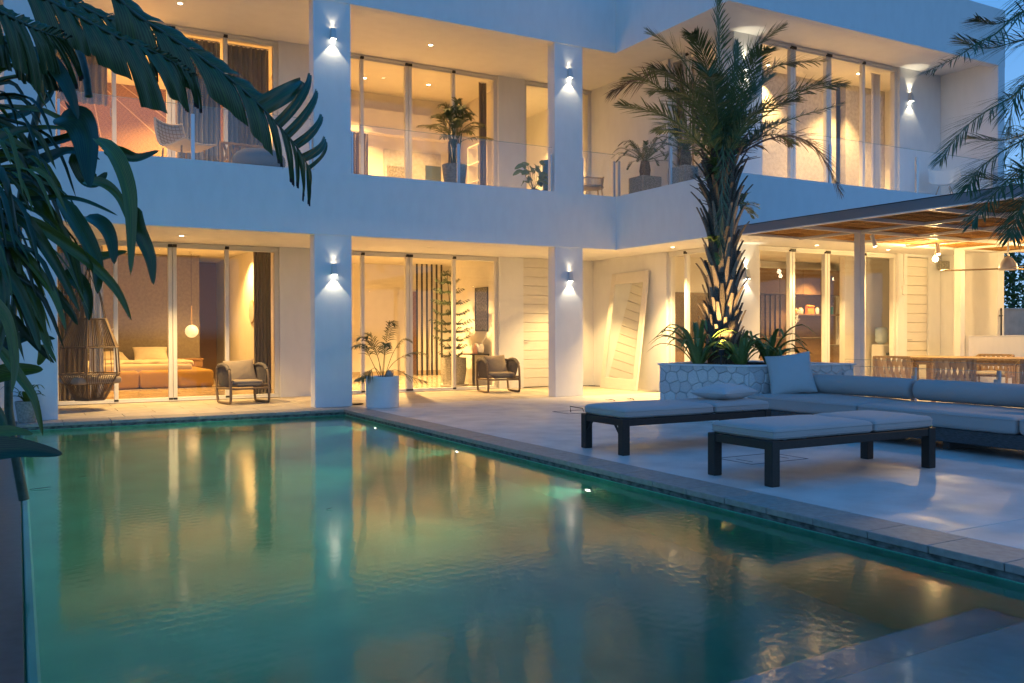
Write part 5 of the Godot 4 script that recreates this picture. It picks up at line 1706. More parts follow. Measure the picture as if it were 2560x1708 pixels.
func cycad(label: String, at: Vector3, r: RandomNumberGenerator) -> void:
	var o := thing("potted_cycad", label, "potted plant", at)
	part(o, "pot", B.new().span(Vector3(-0.24, 0, -0.24), Vector3(0.24, 0.46, 0.24), 0.012), M.concrete_pot)
	part(o, "soil", B.new().span(Vector3(-0.21, 0.44, -0.21), Vector3(0.21, 0.464, 0.21)), M.soil)
	part(o, "trunk", B.new().tube([Vector3(0, 0.46, 0), Vector3(0, 0.60, 0), Vector3(0, 0.78, 0)], [0.10, 0.12, 0.09], 10), M.palm_bark)
	for i in 22:
		var a: float = TAU * i * 0.382 + r.randf_range(-0.1, 0.1)
		var ring: float = float(i) / 22.0
		var el: float = lerpf(0.15, 1.05, ring)
		var l: float = r.randf_range(0.55, 0.68)
		var dr := Vector3(cos(a) * cos(el), sin(el), sin(a) * cos(el))
		var hz := Vector3(cos(a), 0, sin(a))
		var p0 := Vector3(0, 0.78, 0)
		var b := B.new()
		feather(b, [p0, p0 + dr * l * 0.5, p0 + dr * l * 0.85 + hz * l * 0.1 - Vector3.UP * 0.03, p0 + dr * l * 0.95 + hz * l * 0.28 - Vector3.UP * 0.16], 30, 0.11, 0.006, 0.1, r, 0.1, 0.12, null, 0.007)
		part(o, "frond", b, M.palm_leaf_deep)

func balcony_things() -> void:
	var r := RandomNumberGenerator.new()
	r.seed = 123
	var fy := 3.905
	# woven lounge chair, back to the left, facing right
	var o := thing("wicker_lounge_chair", "pale woven wicker lounge chair on the upper left balcony", "chair", Vector3(2.42, fy, -15.55), 0.55)
	var rows := []
	var back := curve([Vector3(0, 0.86, -0.36), Vector3(0, 0.62, -0.30), Vector3(0, 0.40, -0.18), Vector3(0, 0.37, 0.05), Vector3(0, 0.42, 0.30), Vector3(0, 0.44, 0.42)], 22)
	for p in back:
		var row := PackedVector3Array()
		for j in 9:
			var t := j / 4.0 - 1.0
			var wd: float = 0.31 - 0.05 * clampf((p.y - 0.55) * 2.0, 0, 1)
			row.append(p + Vector3(t * wd, 0.05 * t * t, 0.03 * t * t))
		rows.append(row)
	part(o, "woven_shell", B.new().surf(rows), M.pale_rattan)
	var wv := B.new()
	for i in range(0, 22):
		wv.tube(Array(rows[i]).map(func(q): return q + Vector3(0, 0.006, 0.004)), [0.0055], 4, false)
	for j in 9:
		var col := []
		for i in 22:
			col.append(rows[i][j] + Vector3(0, 0.008, 0.006))
		wv.tube(col, [0.0055], 4, false)
	part(o, "weave", wv, M.pale_wood)
	var rim := []
	for i in 22:
		rim.append(rows[i][0])
	for j in range(1, 9):
		rim.append(rows[21][j])
	for i in range(20, -1, -1):
		rim.append(rows[i][8])
	for j in range(7, -1, -1):
		rim.append(rows[0][j])
	part(o, "rim", B.new().tube(rim, [0.018], 7, false), M.pale_rattan)
	for q in [[-0.26, -0.18], [0.26, -0.18], [-0.26, 0.26], [0.26, 0.26]]:
		part(o, "leg", B.new().tube([Vector3(q[0], 0.0, q[1] * 1.1), Vector3(q[0] * 0.9, 0.40, q[1])], [0.016], 7), M.pale_wood)
	# knitted pouf
	o = thing("knitted_pouf", "round grey knitted pouf at the balcony edge", "pouf", Vector3(3.56, fy, -15.02))
	var pr := []
	for i in 41:
		var t := i / 40.0
		var a := PI * t
		var rr: float = 0.43 * pow(sin(a), 0.55)
		var rib := 1.0 + 0.012 * sin(t * 40.0 * PI * 0.9)
		pr.append(Vector2(rr * rib, 0.205 - cos(a) * 0.205))
	var prow := []
	for p in pr:
		var row2 := PackedVector3Array()
		for j in 96:
			var a2 := TAU * j / 96.0
			var rb: float = p.x * (1.0 + 0.014 * sin(j * PI))
			row2.append(Vector3(cos(a2) * rb, p.y, sin(a2) * rb))
		prow.append(row2)
	part(o, "knit_cover", B.new().surf(prow, true), M.pouf_knit)
	# strap bench behind it
	o = thing("strap_bench", "wooden balcony bench with crossed leather straps behind the pouf", "bench", Vector3(3.66, fy, -16.25), 0.08)
	for x in [-0.41, 0.41]:
		part(o, "leg", B.new().span(Vector3(x - 0.02, 0, -0.3), Vector3(x + 0.02, 0.78, -0.26), 0.003), M.pale_wood)
		part(o, "leg", B.new().span(Vector3(x - 0.02, 0, 0.22), Vector3(x + 0.02, 0.62, 0.26), 0.003), M.pale_wood)
	part(o, "top_rail", B.new().span(Vector3(-0.43, 0.76, -0.305), Vector3(0.43, 0.80, -0.255), 0.003), M.pale_wood)
	part(o, "seat", B.new().span(Vector3(-0.40, 0.38, -0.28), Vector3(0.40, 0.42, 0.25), 0.006), M.pale_wood)
	for i in 7:
		var x0 := -0.37 + i * 0.123
		for s in [-1.0, 1.0]:
			var a3 := Vector3(x0, 0.40, -0.275 + s * 0.006)
			var e3 := Vector3(clampf(x0 + s * 0.12, -0.4, 0.4), 0.78, -0.275 + s * 0.006)
			var d3 := (e3 - a3).normalized()
			part(o, "strap", B.new().box((a3 + e3) / 2, Vector3(0.045, a3.distance_to(e3), 0.005), 0.001, Basis(d3.cross(Vector3.BACK), d3, Vector3.BACK)), M["strap_%d" % (i % 2)])
	# areca palm in the middle bay
	o = thing("potted_areca", "feathery areca palm in a tapered pot on the upper middle balcony", "potted plant", Vector3(7.46, fy, -15.6))
	part(o, "pot", B.new().lathe(Vector3.ZERO, pot_shape(0.18, 0.245, 0.60), 32), M.concrete_pot)
	part(o, "soil", B.new().lathe(Vector3.ZERO, [Vector2(0, 0.55), Vector2(0.21, 0.545)], 20), M.soil)
	for i in 7:
		var e := Vector3(r.randf_range(-0.12, 0.12), r.randf_range(0.95, 1.2), r.randf_range(-0.1, 0.1))
		part(o, "cane", B.new().tube([Vector3(e.x * 0.4, 0.54, e.z * 0.4), e], [0.016, 0.011], 6), M.stalk)
	var tips := []
	for i in 20:
		var a4: float = TAU * i * 0.382
		var q2 := i / 20.0
		tips.append(Vector3(cos(a4) * lerpf(0.78, 0.25, q2), lerpf(0.25, 0.85, q2), sin(a4) * lerpf(0.65, 0.2, q2)))
	make_palm_pot(o, M.areca_leaf, r, Vector3(0, 0.95, 0), tips, 34, 0.23, 0.008, 0.45)
	# monstera and blue pots by the right pillar
	o = thing("leafy_plant", "broad leafed green plant left of the blue pots upstairs", "potted plant", Vector3(9.13, fy, -15.4))
	part(o, "pot", B.new().lathe(Vector3.ZERO, pot_shape(0.11, 0.13, 0.22), 20), M.concrete_pot)
	for i in 16:
		var a5: float = TAU * i * 0.382
		var l5: float = r.randf_range(0.15, 0.30)
		var hh: float = r.randf_range(0.25, 0.75)
		var p0 := Vector3(cos(a5) * l5 * 0.7, hh, sin(a5) * l5 * 0.7)
		part(o, "leaf", strap([p0, p0 + Vector3(cos(a5) * 0.1, 0.05, sin(a5) * 0.1), p0 + Vector3(cos(a5) * 0.24, -0.03, sin(a5) * 0.24)], 0.15, 0.25, Vector3(0, 0.6, 0.8), 9, 2.0, 0.3), M.lily_leaf)
		part(o, "stem", B.new().tube([Vector3(0, 0.18, 0), p0 * 0.5 + Vector3(0, 0.1, 0), p0], [0.005], 4), M.stalk)
	o = thing("blue_planter", "tall dark blue cylinder planter beside the right pillar upstairs", "planter", Vector3(9.54, fy, -15.5))
	part(o, "body", B.new().lathe(Vector3.ZERO, pot_shape(0.11, 0.12, 0.86), 24), M.blue_pot)
	part(o, "soil", B.new().lathe(Vector3.ZERO, [Vector2(0, 0.81), Vector2(0.10, 0.81)], 16), M.soil)
	# rattan chair right of the pillar
	o = thing("rattan_tub_chair", "small rattan tub chair upstairs right of the right pillar", "chair", Vector3(10.65, fy, -15.6), -0.4)
	var hoop := []
	for i in 21:
		var a6 := PI * i / 20.0
		hoop.append(Vector3(cos(a6) * 0.29, 0.68 - 0.05 * absf(cos(a6)), -sin(a6) * 0.26))
	part(o, "top_hoop", B.new().tube(hoop, [0.017], 7), M.pale_rattan)
	part(o, "seat", B.new().lathe(Vector3(0, 0.38, 0), [Vector2(0, 0.0), Vector2(0.27, 0.0), Vector2(0.29, 0.025), Vector2(0.27, 0.05), Vector2(0, 0.05)], 24), M.pale_rattan)
	var sp := B.new()
	for i in 30:
		var a7 := PI * i / 29.0
		sp.tube([Vector3(cos(a7) * 0.27, 0.42, -sin(a7) * 0.24), Vector3(cos(a7) * 0.29, 0.67 - 0.05 * absf(cos(a7)), -sin(a7) * 0.26)], [0.007], 4, false)
	part(o, "back_canes", sp, M.pale_rattan)
	for q in [[-0.2, -0.18], [0.2, -0.18], [-0.2, 0.2], [0.2, 0.2]]:
		part(o, "leg", B.new().tube([Vector3(q[0] * 1.15, 0, q[1] * 1.15), Vector3(q[0], 0.40, q[1])], [0.015], 6), M.pale_rattan)
	cycad("dark cycad in a square pot at the balcony corner, left of the pair", Vector3(11.1, fy, -14.30), r)
	cycad("dark cycad in a square pot behind the palm crown, right of the pair", Vector3(11.1, fy, -13.05), r)
	o = thing("square_planter", "pale square planter with a small shrub beside the right cycad", "planter", Vector3(11.1, fy, -12.35))
	part(o, "box", B.new().span(Vector3(-0.17, 0, -0.17), Vector3(0.17, 0.43, 0.17), 0.01), M.concrete_pot)
	rosette(o, Vector3(0, 0.42, 0), 12, 0.30, 0.06, M.lily_leaf, r, 1.0)
	# moulded shell chair on the wing balcony
	o = thing("shell_chair", "white moulded shell chair behind the wing balcony glass", "chair", Vector3(17.25, fy, -11.95), -0.9)
	var sh := []
	for i in 12:
		var t := i / 11.0
		var row3 := PackedVector3Array()
		var c := Vector3(0, lerpf(0.80, 0.42, minf(1.0, t * 1.8)) + (0.02 * maxf(0, t - 0.6)), lerpf(-0.26, 0.24, t))
		for j in 11:
			var u := j / 5.0 - 1.0
			row3.append(c + Vector3(u * 0.30, u * u * u * u * lerpf(0.05, 0.24, sin(t * PI)), absf(u) * 0.04))
		sh.append(row3)
	part(o, "shell", B.new().surf(sh), M.ceramic_white)
	for q in [[-0.2, -0.2], [0.2, -0.2], [-0.2, 0.2], [0.2, 0.2]]:
		part(o, "leg", B.new().tube([Vector3(q[0] * 1.2, 0, q[1] * 1.2), Vector3(q[0] * 0.5, 0.41, q[1] * 0.5)], [0.012], 6), M.pale_wood)

# ---------------------------------------------------------------- dining terrace
func make_dining_chair(label: String, at: Vector3, turn: float) -> Node3D:
	# faces +z
	var o := thing("strap_dining_chair", label, "dining chair", at, turn, "leather strap dining chairs")
	var w := 0.31
	for x in [-w, w]:
		part(o, "leg", B.new().span(Vector3(x - 0.02, 0, -0.27), Vector3(x + 0.02, 0.77, -0.23), 0.003), M.pale_wood)
		part(o, "leg", B.new().span(Vector3(x - 0.02, 0, 0.23), Vector3(x + 0.02, 0.66, 0.27), 0.003), M.pale_wood)
		part(o, "arm_rail", B.new().tube([Vector3(x, 0.765, -0.25), Vector3(x, 0.665, 0.27)], [0.020], 6), M.pale_wood)
		part(o, "low_rail", B.new().span(Vector3(x - 0.014, 0.33, -0.23), Vector3(x + 0.014, 0.37, 0.23), 0.002), M.pale_wood)
	part(o, "back_rail", B.new().span(Vector3(-w + 0.02, 0.745, -0.268), Vector3(w - 0.02, 0.785, -0.232), 0.003), M.pale_wood)
	part(o, "back_low_rail", B.new().span(Vector3(-w + 0.02, 0.33, -0.264), Vector3(w - 0.02, 0.37, -0.236), 0.002), M.pale_wood)
	part(o, "seat", cushion(Vector3(0.56, 0.06, 0.50), 0.025, 0.01, 5, 6), M.linen_sheet, Vector3(0, 0.42, 0.0))
	for i in 7:
		var x0: float = -w + 0.045 + i * (2 * w - 0.09) / 6.0
		for s in [-1.0, 1.0]:
			var a := Vector3(x0 - s * 0.05, 0.345, -0.25 - s * 0.012)
			var e := Vector3(x0 + s * 0.05, 0.775, -0.25 - s * 0.012)
			a.x = clampf(a.x, -w + 0.02, w - 0.02)
			e.x = clampf(e.x, -w + 0.02, w - 0.02)
			var d := (e - a).normalized()
			part(o, "strap", B.new().box((a + e) / 2, Vector3(0.052, a.distance_to(e), 0.006), 0.001, Basis(d.cross(Vector3.BACK), d, Vector3.BACK)), M["strap_%d" % ((i + (1 if s > 0 else 0)) % 3)])
	for sx in [-w, w]:
		for i in 4:
			var z0 := -0.17 + i * 0.115
			var a2 := Vector3(sx, 0.35, z0 - 0.03)
			var e2 := Vector3(sx, 0.735 - (z0 + 0.25) * 0.19, z0 + 0.03)
			var d2 := (e2 - a2).normalized()
			part(o, "strap", B.new().box((a2 + e2) / 2, Vector3(0.006, a2.distance_to(e2), 0.05), 0.001, Basis(Vector3.RIGHT, d2, Vector3.RIGHT.cross(d2))), M["strap_%d" % (i % 3)])
	return o

func glass_fence(label: String, x: float, z0: float, z1: float, h: float, step: float) -> void:
	var o := thing("glass_fence", label, "glass fence", Vector3(x, 0, z0))
	var z := 0.0
	while z < z1 - z0 - 0.1:
		var e: float = minf(z + step, z1 - z0)
		var pb := B.new()
		pb.face([Vector3(0, 0.05, z + 0.02), Vector3(0, 0.05, e - 0.02), Vector3(0, h, e - 0.02), Vector3(0, h, z + 0.02)], Vector3.LEFT)
		part(o, "pane", pb, M.rail_glass)
		part(o, "glass_edge", B.new().span(Vector3(-0.005, h, z + 0.02), Vector3(0.005, h + 0.005, e - 0.02)), M.rail_edge)
		part(o, "post", B.new().span(Vector3(-0.02, 0, z - 0.025), Vector3(0.02, h - 0.09, z + 0.025), 0.003), M.steel)
		z = e

func dining() -> void:
	var t := thing("dining_table", "long pale wood dining table under the pergola", "table", Vector3(15.55, 0, -9.75), 0.325)
	for i in 6:
		part(t, "board", B.new().span(Vector3(-0.54 + i * 0.18, 0.715, -1.5), Vector3(-0.362 + i * 0.18, 0.76, 1.5), 0.003), M.pale_wood)
	part(t, "apron", B.new().span(Vector3(-0.46, 0.62, -1.4), Vector3(0.46, 0.714, 1.4), 0.004), M.pale_wood)
	for q in [[-0.42, -1.25], [0.42, -1.25], [-0.42, 1.25], [0.42, 1.25]]:
		part(t, "leg", B.new().span(Vector3(q[0] - 0.05, 0, q[1] - 0.05), Vector3(q[0] + 0.05, 0.62, q[1] + 0.05), 0.004), M.pale_wood)
	make_dining_chair("strap dining chair at the table end nearest the white pergola post", Vector3(14.40, 0, -11.00), 2.06)
	make_dining_chair("strap dining chair with its back to the sofa, middle of the near row", Vector3(14.05, 0, -9.55), 2.25)
	make_dining_chair("strap dining chair with its back to the sofa, rightmost of the near row", Vector3(14.62, 0, -8.40), 2.25)
	make_dining_chair("strap dining chair across the table, left of the two by the white low wall", Vector3(16.75, 0, -10.55), -1.25)
	make_dining_chair("strap dining chair across the table, right of the two by the white low wall", Vector3(17.15, 0, -9.45), -1.25)
	glass_fence("low frameless glass fence just behind the sofa bolsters", 9.86, -8.32, -3.0, 0.775, 1.08)
	glass_fence("taller frameless glass fence in front of the dining chairs", 11.8, -9.96, -3.2, 0.79, 1.31)
	var w := thing("low_white_wall", "white plastered half wall behind the dining table", "wall", Vector3(16.56, 0, -11.0))
	part(w, "body", B.new().span(Vector3(0, 0, -0.08), Vector3(4.5, 1.13, 0.08), 0.004), M.white_plaster)
	part(w, "cap", B.new().span(Vector3(-0.002, 1.13, -0.09), Vector3(4.502, 1.15, 0.09), 0.004), M.white_plaster)
	w = thing("boundary_wall", "beige boundary wall with a flat top beyond the villa", "wall", Vector3(18.3, -0.14, -13.0))
	part(w, "body", B.new().span(Vector3(0, 0, -0.1), Vector3(16, 1.90, 0.1), 0.004), M.floor_tile_1)
	part(w, "coping", B.new().span(Vector3(-0.01, 1.90, -0.12), Vector3(16.01, 1.94, 0.12), 0.004), M.floor_tile_1)
	w = thing("drain_pipe", "thin black pipe running down the end wall beside the garden gap", "pipe", Vector3(17.92, 1.15, -11.10))
	part(w, "pipe", B.new().tube([Vector3(0, 0, 0), Vector3(0, 0.52, 0), Vector3(0.06, 0.56, -0.04)], [0.018], 7), M.black_metal)
	part(w, "clip", B.new().span(Vector3(-0.03, 0.40, -0.035), Vector3(0.03, 0.42, 0.02)), M.black_metal)
	# ceiling fan
	var f := thing("ceiling_fan", "white ceiling fan with pale wooden blades under the pergola", "ceiling fan", Vector3(14.88, 2.32, -9.1), 0.5)
	part(f, "canopy", B.new().lathe(Vector3(0, 0.46, 0), [Vector2(0.0, 0.07), Vector2(0.075, 0.07), Vector2(0.07, 0.02), Vector2(0.02, 0.0)], 18), M.white_metal)
	part(f, "down_rod", B.new().tube([Vector3(0, 0.2, 0), Vector3(0, 0.47, 0)], [0.014], 8), M.white_metal)
	part(f, "motor_housing", B.new().lathe(Vector3.ZERO, [Vector2(0, -0.03), Vector2(0.14, -0.03), Vector2(0.15, 0.0), Vector2(0.13, 0.08), Vector2(0.07, 0.17), Vector2(0.02, 0.21)], 24), M.white_metal)
	for i in 3:
		var a := TAU * i / 3.0 + 0.5
		var rows := []
		for kx in 12:
			var tt := kx / 11.0
			var rr := lerpf(0.10, 1.05, tt)
			var ww := 0.07 + 0.03 * sin(tt * PI) - 0.04 * tt
			var d := Vector3(cos(a), 0, sin(a))
			var s := d.cross(Vector3.UP)
			rows.append(PackedVector3Array([d * rr - s * ww + Vector3(0, 0.005, 0), d * rr + Vector3(0, 0.012, 0), d * rr + s * ww + Vector3(0, -0.012, 0), d * rr + Vector3(0, -0.004, 0), d * rr - s * ww + Vector3(0, 0.004, 0)]))
		part(f, "blade", B.new().surf(rows), M.pale_wood)
	var sp := thing("wall_speaker", "small square outdoor speaker on the wall right of the plank door", "speaker", Vector3(17.78, 2.58, -12.45))
	part(sp, "cabinet", B.new().span(Vector3(-0.11, 0.0, 0.06), Vector3(0.11, 0.20, 0.22), 0.012), M.concrete_pot)
	part(sp, "bracket", B.new().span(Vector3(-0.02, 0.08, 0.0), Vector3(0.02, 0.30, 0.06), 0.003), M.steel)
	sp = thing("electric_box", "small white electric box left of the kitchen plank door", "switch box", Vector3(16.60, 2.02, -12.45))
	part(sp, "box", B.new().span(Vector3(-0.06, 0, 0), Vector3(0.06, 0.20, 0.05), 0.006), M.white_metal)
	part(sp, "conduit", B.new().tube([Vector3(0, 0.19, 0.02), Vector3(0, 0.88, 0.02)], [0.012], 6), M.white_metal)

# ---------------------------------------------------------------- planting
func date_palm() -> void:
	var r := RandomNumberGenerator.new()
	r.seed = 41
	var base := Vector3(8.72, 0.74, -9.45)
	var o := thing("date_palm", "tall date palm with ragged leaf bases growing from the stone planter", "palm tree", base)
	var top := Vector3(-0.09, 3.05, 0.07)
	var path := curve([Vector3(0, 0, 0), Vector3(-0.03, 1.0, 0.02), Vector3(-0.07, 2.1, 0.05), top], 24)
	var rad := []
	for i in 24:
		rad.append(0.215 - 0.05 * i / 23.0 + 0.012 * sin(i * 1.7))
	part(o, "trunk", B.new().tube(path, rad, 14), M.palm_bark)
	# old leaf bases in spirals
	for i in 118:
		var t := i / 118.0
		var y := lerpf(0.05, 2.75, t)
		var a := i * 2.39996 + r.randf_range(-0.15, 0.15)
		var c: Vector3 = path[int(clampf(y / 3.05, 0, 1) * 23)]
		var out := Vector3(cos(a), 0, sin(a))
		var l: float = r.randf_range(0.24, 0.42) * (1.0 if t < 0.62 else 1.25)
		var w0: float = r.randf_range(0.05, 0.075) * (1.0 if t < 0.62 else 0.75)
		var lean: float = r.randf_range(0.14, 0.42) + (0.10 if t > 0.7 else 0.0)
		var p0 := Vector3(c.x, y, c.z) + out * 0.165
		var sd := out.cross(Vector3.UP)
		var rows := []
		for q in 5:
			var s := q / 4.0
			var ctr := p0 + Vector3.UP * l * s + out * (0.05 * sin(s * 1.6) + lean * l * s * s)
			var ww: float = w0 * (1.0 - 0.55 * s) 
			var th: float = 0.022 * (1.0 - 0.4 * s)
			rows.append(PackedVector3Array([ctr - sd * ww, ctr - sd * ww * 0.5 + out * th, ctr + out * th * 1.2, ctr + sd * ww * 0.5 + out * th, ctr + sd * ww, ctr - out * th * 0.6]))
		var b := B.new().surf(rows, true)
		var tp := []
		for p in rows[4]:
			tp.append(p)
		b.face(tp, Vector3.UP)
		part(o, "leaf_base", b, M.palm_boot if r.randf() < 0.62 and t < 0.75 else M.palm_bark)
	# dry stalks below the crown
	for i in 46:
		var a2 := r.randf() * TAU
		var y2 := r.randf_range(2.15, 2.95)
		var c2: Vector3 = path[int(clampf(y2 / 3.05, 0, 1) * 23)]
		var out2 := Vector3(cos(a2), 0, sin(a2))
		var l2: float = r.randf_range(0.25, 0.55)
		var p := Vector3(c2.x, y2, c2.z) + out2 * 0.12
		part(o, "dry_stalk", B.new().tube(curve([p, p + out2 * l2 * 0.3 + Vector3.UP * l2 * 0.45, p + out2 * l2 * r.randf_range(0.5, 0.9) + Vector3.UP * l2 * r.randf_range(0.55, 0.8)], 6), [0.014, 0.012, 0.010, 0.008, 0.006, 0.004], 5), M.palm_dry if r.randf() < 0.5 else M.palm_bark)
	var n := 0
	for f in DATE_FRONDS:
		var ctrl := pts3(f).map(func(q): return q - base)
		var b2 := B.new()
		var dry: bool = n == 9 or n == 3
		var full := 0.40 if n < 12 else 0.34
		feather(b2, ctrl, 78 if n != 11 else 60, full * (0.8 if n == 11 else 1.0), 0.0105, 0.28 if dry else 0.10, r, 0.55, 0.10, null, 0.016)
		part(o, "frond", b2, M.palm_dry if dry else (M.palm_leaf if n % 3 != 2 else M.palm_leaf_deep))
		n += 1
	# more inner fronds round the crown
	for i in 11:
		var a3 := i * 2.39996
		var el: float = lerpf(0.35, 1.35, i / 11.0)
		var l3: float = r.randf_range(1.1, 1.7)
		var hz := Vector3(cos(a3), 0, sin(a3))
		var d3 := hz * cos(el) + Vector3.UP * sin(el)
		var b3 := B.new()
		feather(b3, [top, top + d3 * l3 * 0.5, top + d3 * l3 * 0.85 + hz * 0.15, top + d3 * l3 + hz * 0.30 - Vector3.UP * 0.15], 56, 0.36, 0.010, 0.12, r, 0.5, 0.12, null, 0.014)
		part(o, "frond", b3, M.palm_leaf_deep if i % 2 else M.palm_leaf)
	# ferns living on the trunk
	for q in [[-0.20, 1.62, 0.10, -0.9, "pale lobed fern growing on the left of the palm trunk"], [0.22, 2.25, 0.10, 0.9, "small feathery fern hanging on the right of the palm trunk"], [-0.18, 2.75, 0.12, -0.8, "leafy creeper sprig on the left below the palm crown"]]:
		var e := thing("trunk_fern", q[4], "fern", base + Vector3(q[0], q[1], q[2]))
		for i in 9:
			var dr := Vector3(q[3] * r.randf_range(0.5, 1.0), r.randf_range(-0.7, 0.9), r.randf_range(-0.2, 0.8)).normalized()
			var b4 := B.new()
			feather(b4, [Vector3.ZERO, dr * 0.14 + Vector3.UP * 0.05, dr * 0.27], 9, 0.085, 0.013, 0.1, r, 0.2, 0.15, null, 0.004)
			part(e, "frond", b4, M.lily_leaf)
	# strap leaved lilies at its foot
	for q in [[8.30, -9.50, 26, 0.68, "variegated strap leaf lily clump at the left corner of the stone planter"], [8.62, -9.00, 22, 0.52, "strap leaf lily clump in front of the palm foot"], [9.25, -9.10, 24, 0.62, "strap leaf lily clump right of the palm foot behind the sofa pillow"], [9.0, -9.9, 14, 0.5, "strap leaf lily clump behind the palm foot"]]:
		var e2 := thing("strap_lily", q[4], "plant", Vector3(q[0], 0.745, q[1]), 0.0, "lilies in the stone planter")
		rosette(e2, Vector3.ZERO, q[2], q[3], 0.075, M.lily_leaf, r, 1.25)
	# uplight among the leaves
	var s := thing("garden_spotlight", "small black garden spotlight glowing among the lily leaves", "garden light", Vector3(8.34, 0.745, -9.08))
	part(s, "spike", B.new().tube([Vector3(0, 0, 0), Vector3(0, 0.19, 0)], [0.012], 6), M.black_metal)
	part(s, "housing", B.new().lathe(Vector3(0, 0.18, 0), [Vector2(0, 0), Vector2(0.04, 0.0), Vector2(0.045, 0.08), Vector2(0.038, 0.08)], 14), M.black_metal)
	part(s, "lens", B.new().lathe(Vector3(0, 0.255, 0), [Vector2(0, 0.004), Vector2(0.036, 0.0)], 14), M.lens_warm)
	spot(s, Vector3(0.0, 0.29, 0.0), Vector3(0.42, 0.95, -0.40), 3.0, SOFT, 38.0, 0.5, 0.03)

func right_palm() -> void:
	var r := RandomNumberGenerator.new()
	r.seed = 43
	var base := Vector3(8.6, 0.0, -3.6)
	var o := thing("leaning_palm", "date palm fronds hanging in from beyond the right edge of the picture", "palm tree", base)
	part(o, "trunk", B.new().tube([Vector3(0.6, 0, 0.6), Vector3(0.4, 1.5, 0.5), Vector3(0.1, 2.9, 0.2)], [0.16, 0.14, 0.12], 12), M.palm_bark)
	for f in RIGHT_FRONDS:
		var ctrl := pts3(f).map(func(q): return q - base)
		ctrl.push_front(Vector3(0.1, 2.9, 0.2))
		var b := B.new()
		feather(b, ctrl, 66, 0.34, 0.0055, 0.16, r, 0.6, 0.22, null, 0.012)
		part(o, "frond", b, M.palm_leaf_deep)

func banana_leaf(o: Node3D, ctrl: Array, up_len: float, up_from: float, low_len: float, solid: float, sweep: float, r: RandomNumberGenerator, m: Material) -> void:
	# torn blade: strips on both sides of the midrib; from solid onwards the strips stand apart
	var lf := Node3D.new()
	lf.name = "leaf"
	o.add_child(lf, true)
	var n := 72
	var path := curve(ctrl, n)
	var rib := B.new().tube(path, range(n).map(func(i): return 0.014 * (1.0 - 0.8 * i / float(n - 1))), 6)
	part(lf, "midrib", rib, M.stalk)
	for s in [-1.0, 1.0]:
		var i := 1
		while i < n - 3:
			var t0 := float(i) / (n - 1)
			var stand: bool = s > 0 and t0 > up_from
			var torn: bool = t0 > solid or stand
			var k: int = r.randi_range(3, 5) if torn else r.randi_range(9, 14)
			var e := mini(i + k, n - 2)
			var rows := []
			var ln: float = (up_len * (1.0 if stand else 0.32) if s > 0 else low_len) * r.randf_range(0.82, 1.15)
			ln *= lerpf(0.75, 1.0, clampf(t0 * 3.0, 0, 1)) * lerpf(1.0, 0.55, clampf((t0 - 0.7) / 0.3, 0, 1))
			var wild: float = r.randf_range(-0.2, 0.2) if torn else 0.0
			var curl: float = r.randf_range(0.15, 0.5)
			for q in 9:
				var u := q / 8.0
				var row := PackedVector3Array()
				for c in 7:
					var fr := lerpf(i, e, c / 6.0)
					var ix := mini(int(fr), n - 2)
					var p: Vector3 = path[ix].lerp(path[ix + 1], fr - ix)
					var tg: Vector3 = (path[ix + 1] - path[ix]).normalized()
					var sd := tg.cross(Vector3(0.35, 0.1, 0.93)).normalized()
					if sd.y < 0:
						sd = -sd
					var nr := sd.cross(tg).normalized()
					if nr.z < 0:
						nr = -nr
					var fw: float = sweep + wild
					if stand:
						fw = 0.25 + wild
					var dirn: Vector3 = (sd * s + tg * fw + nr * (0.3 - 0.5 * u)).normalized()
					var taper: float = lerpf(1.0, 0.55, u * u) if torn else lerpf(1.0, 0.9, u)
					var mid: Vector3 = path[int((i + e) / 2)]
					var pp := mid + (p - mid) * taper
					var arch: float = u * u * ln * (curl if s < 0 else -0.04)
					row.append(pp + dirn * ln * u - Vector3.UP * arch + nr * 0.010 * sin(c * 2.1 + u * 3.0 + i))
				rows.append(row)
			part(lf, "blade_strip", B.new().surf(rows), m)
			if torn:
				var tipb := B.new().surf([rows[8], PackedVector3Array(Array(rows[8]).map(func(v): return v + (rows[8][3] - rows[7][3]) * 0.35 - Vector3.UP * 0.010))])
				part(lf, "dry_tip", tipb, M.leaf_edge_dry)
			i = e + (1 if torn else 0) + (1 if stand and r.randf() < 0.5 else 0)

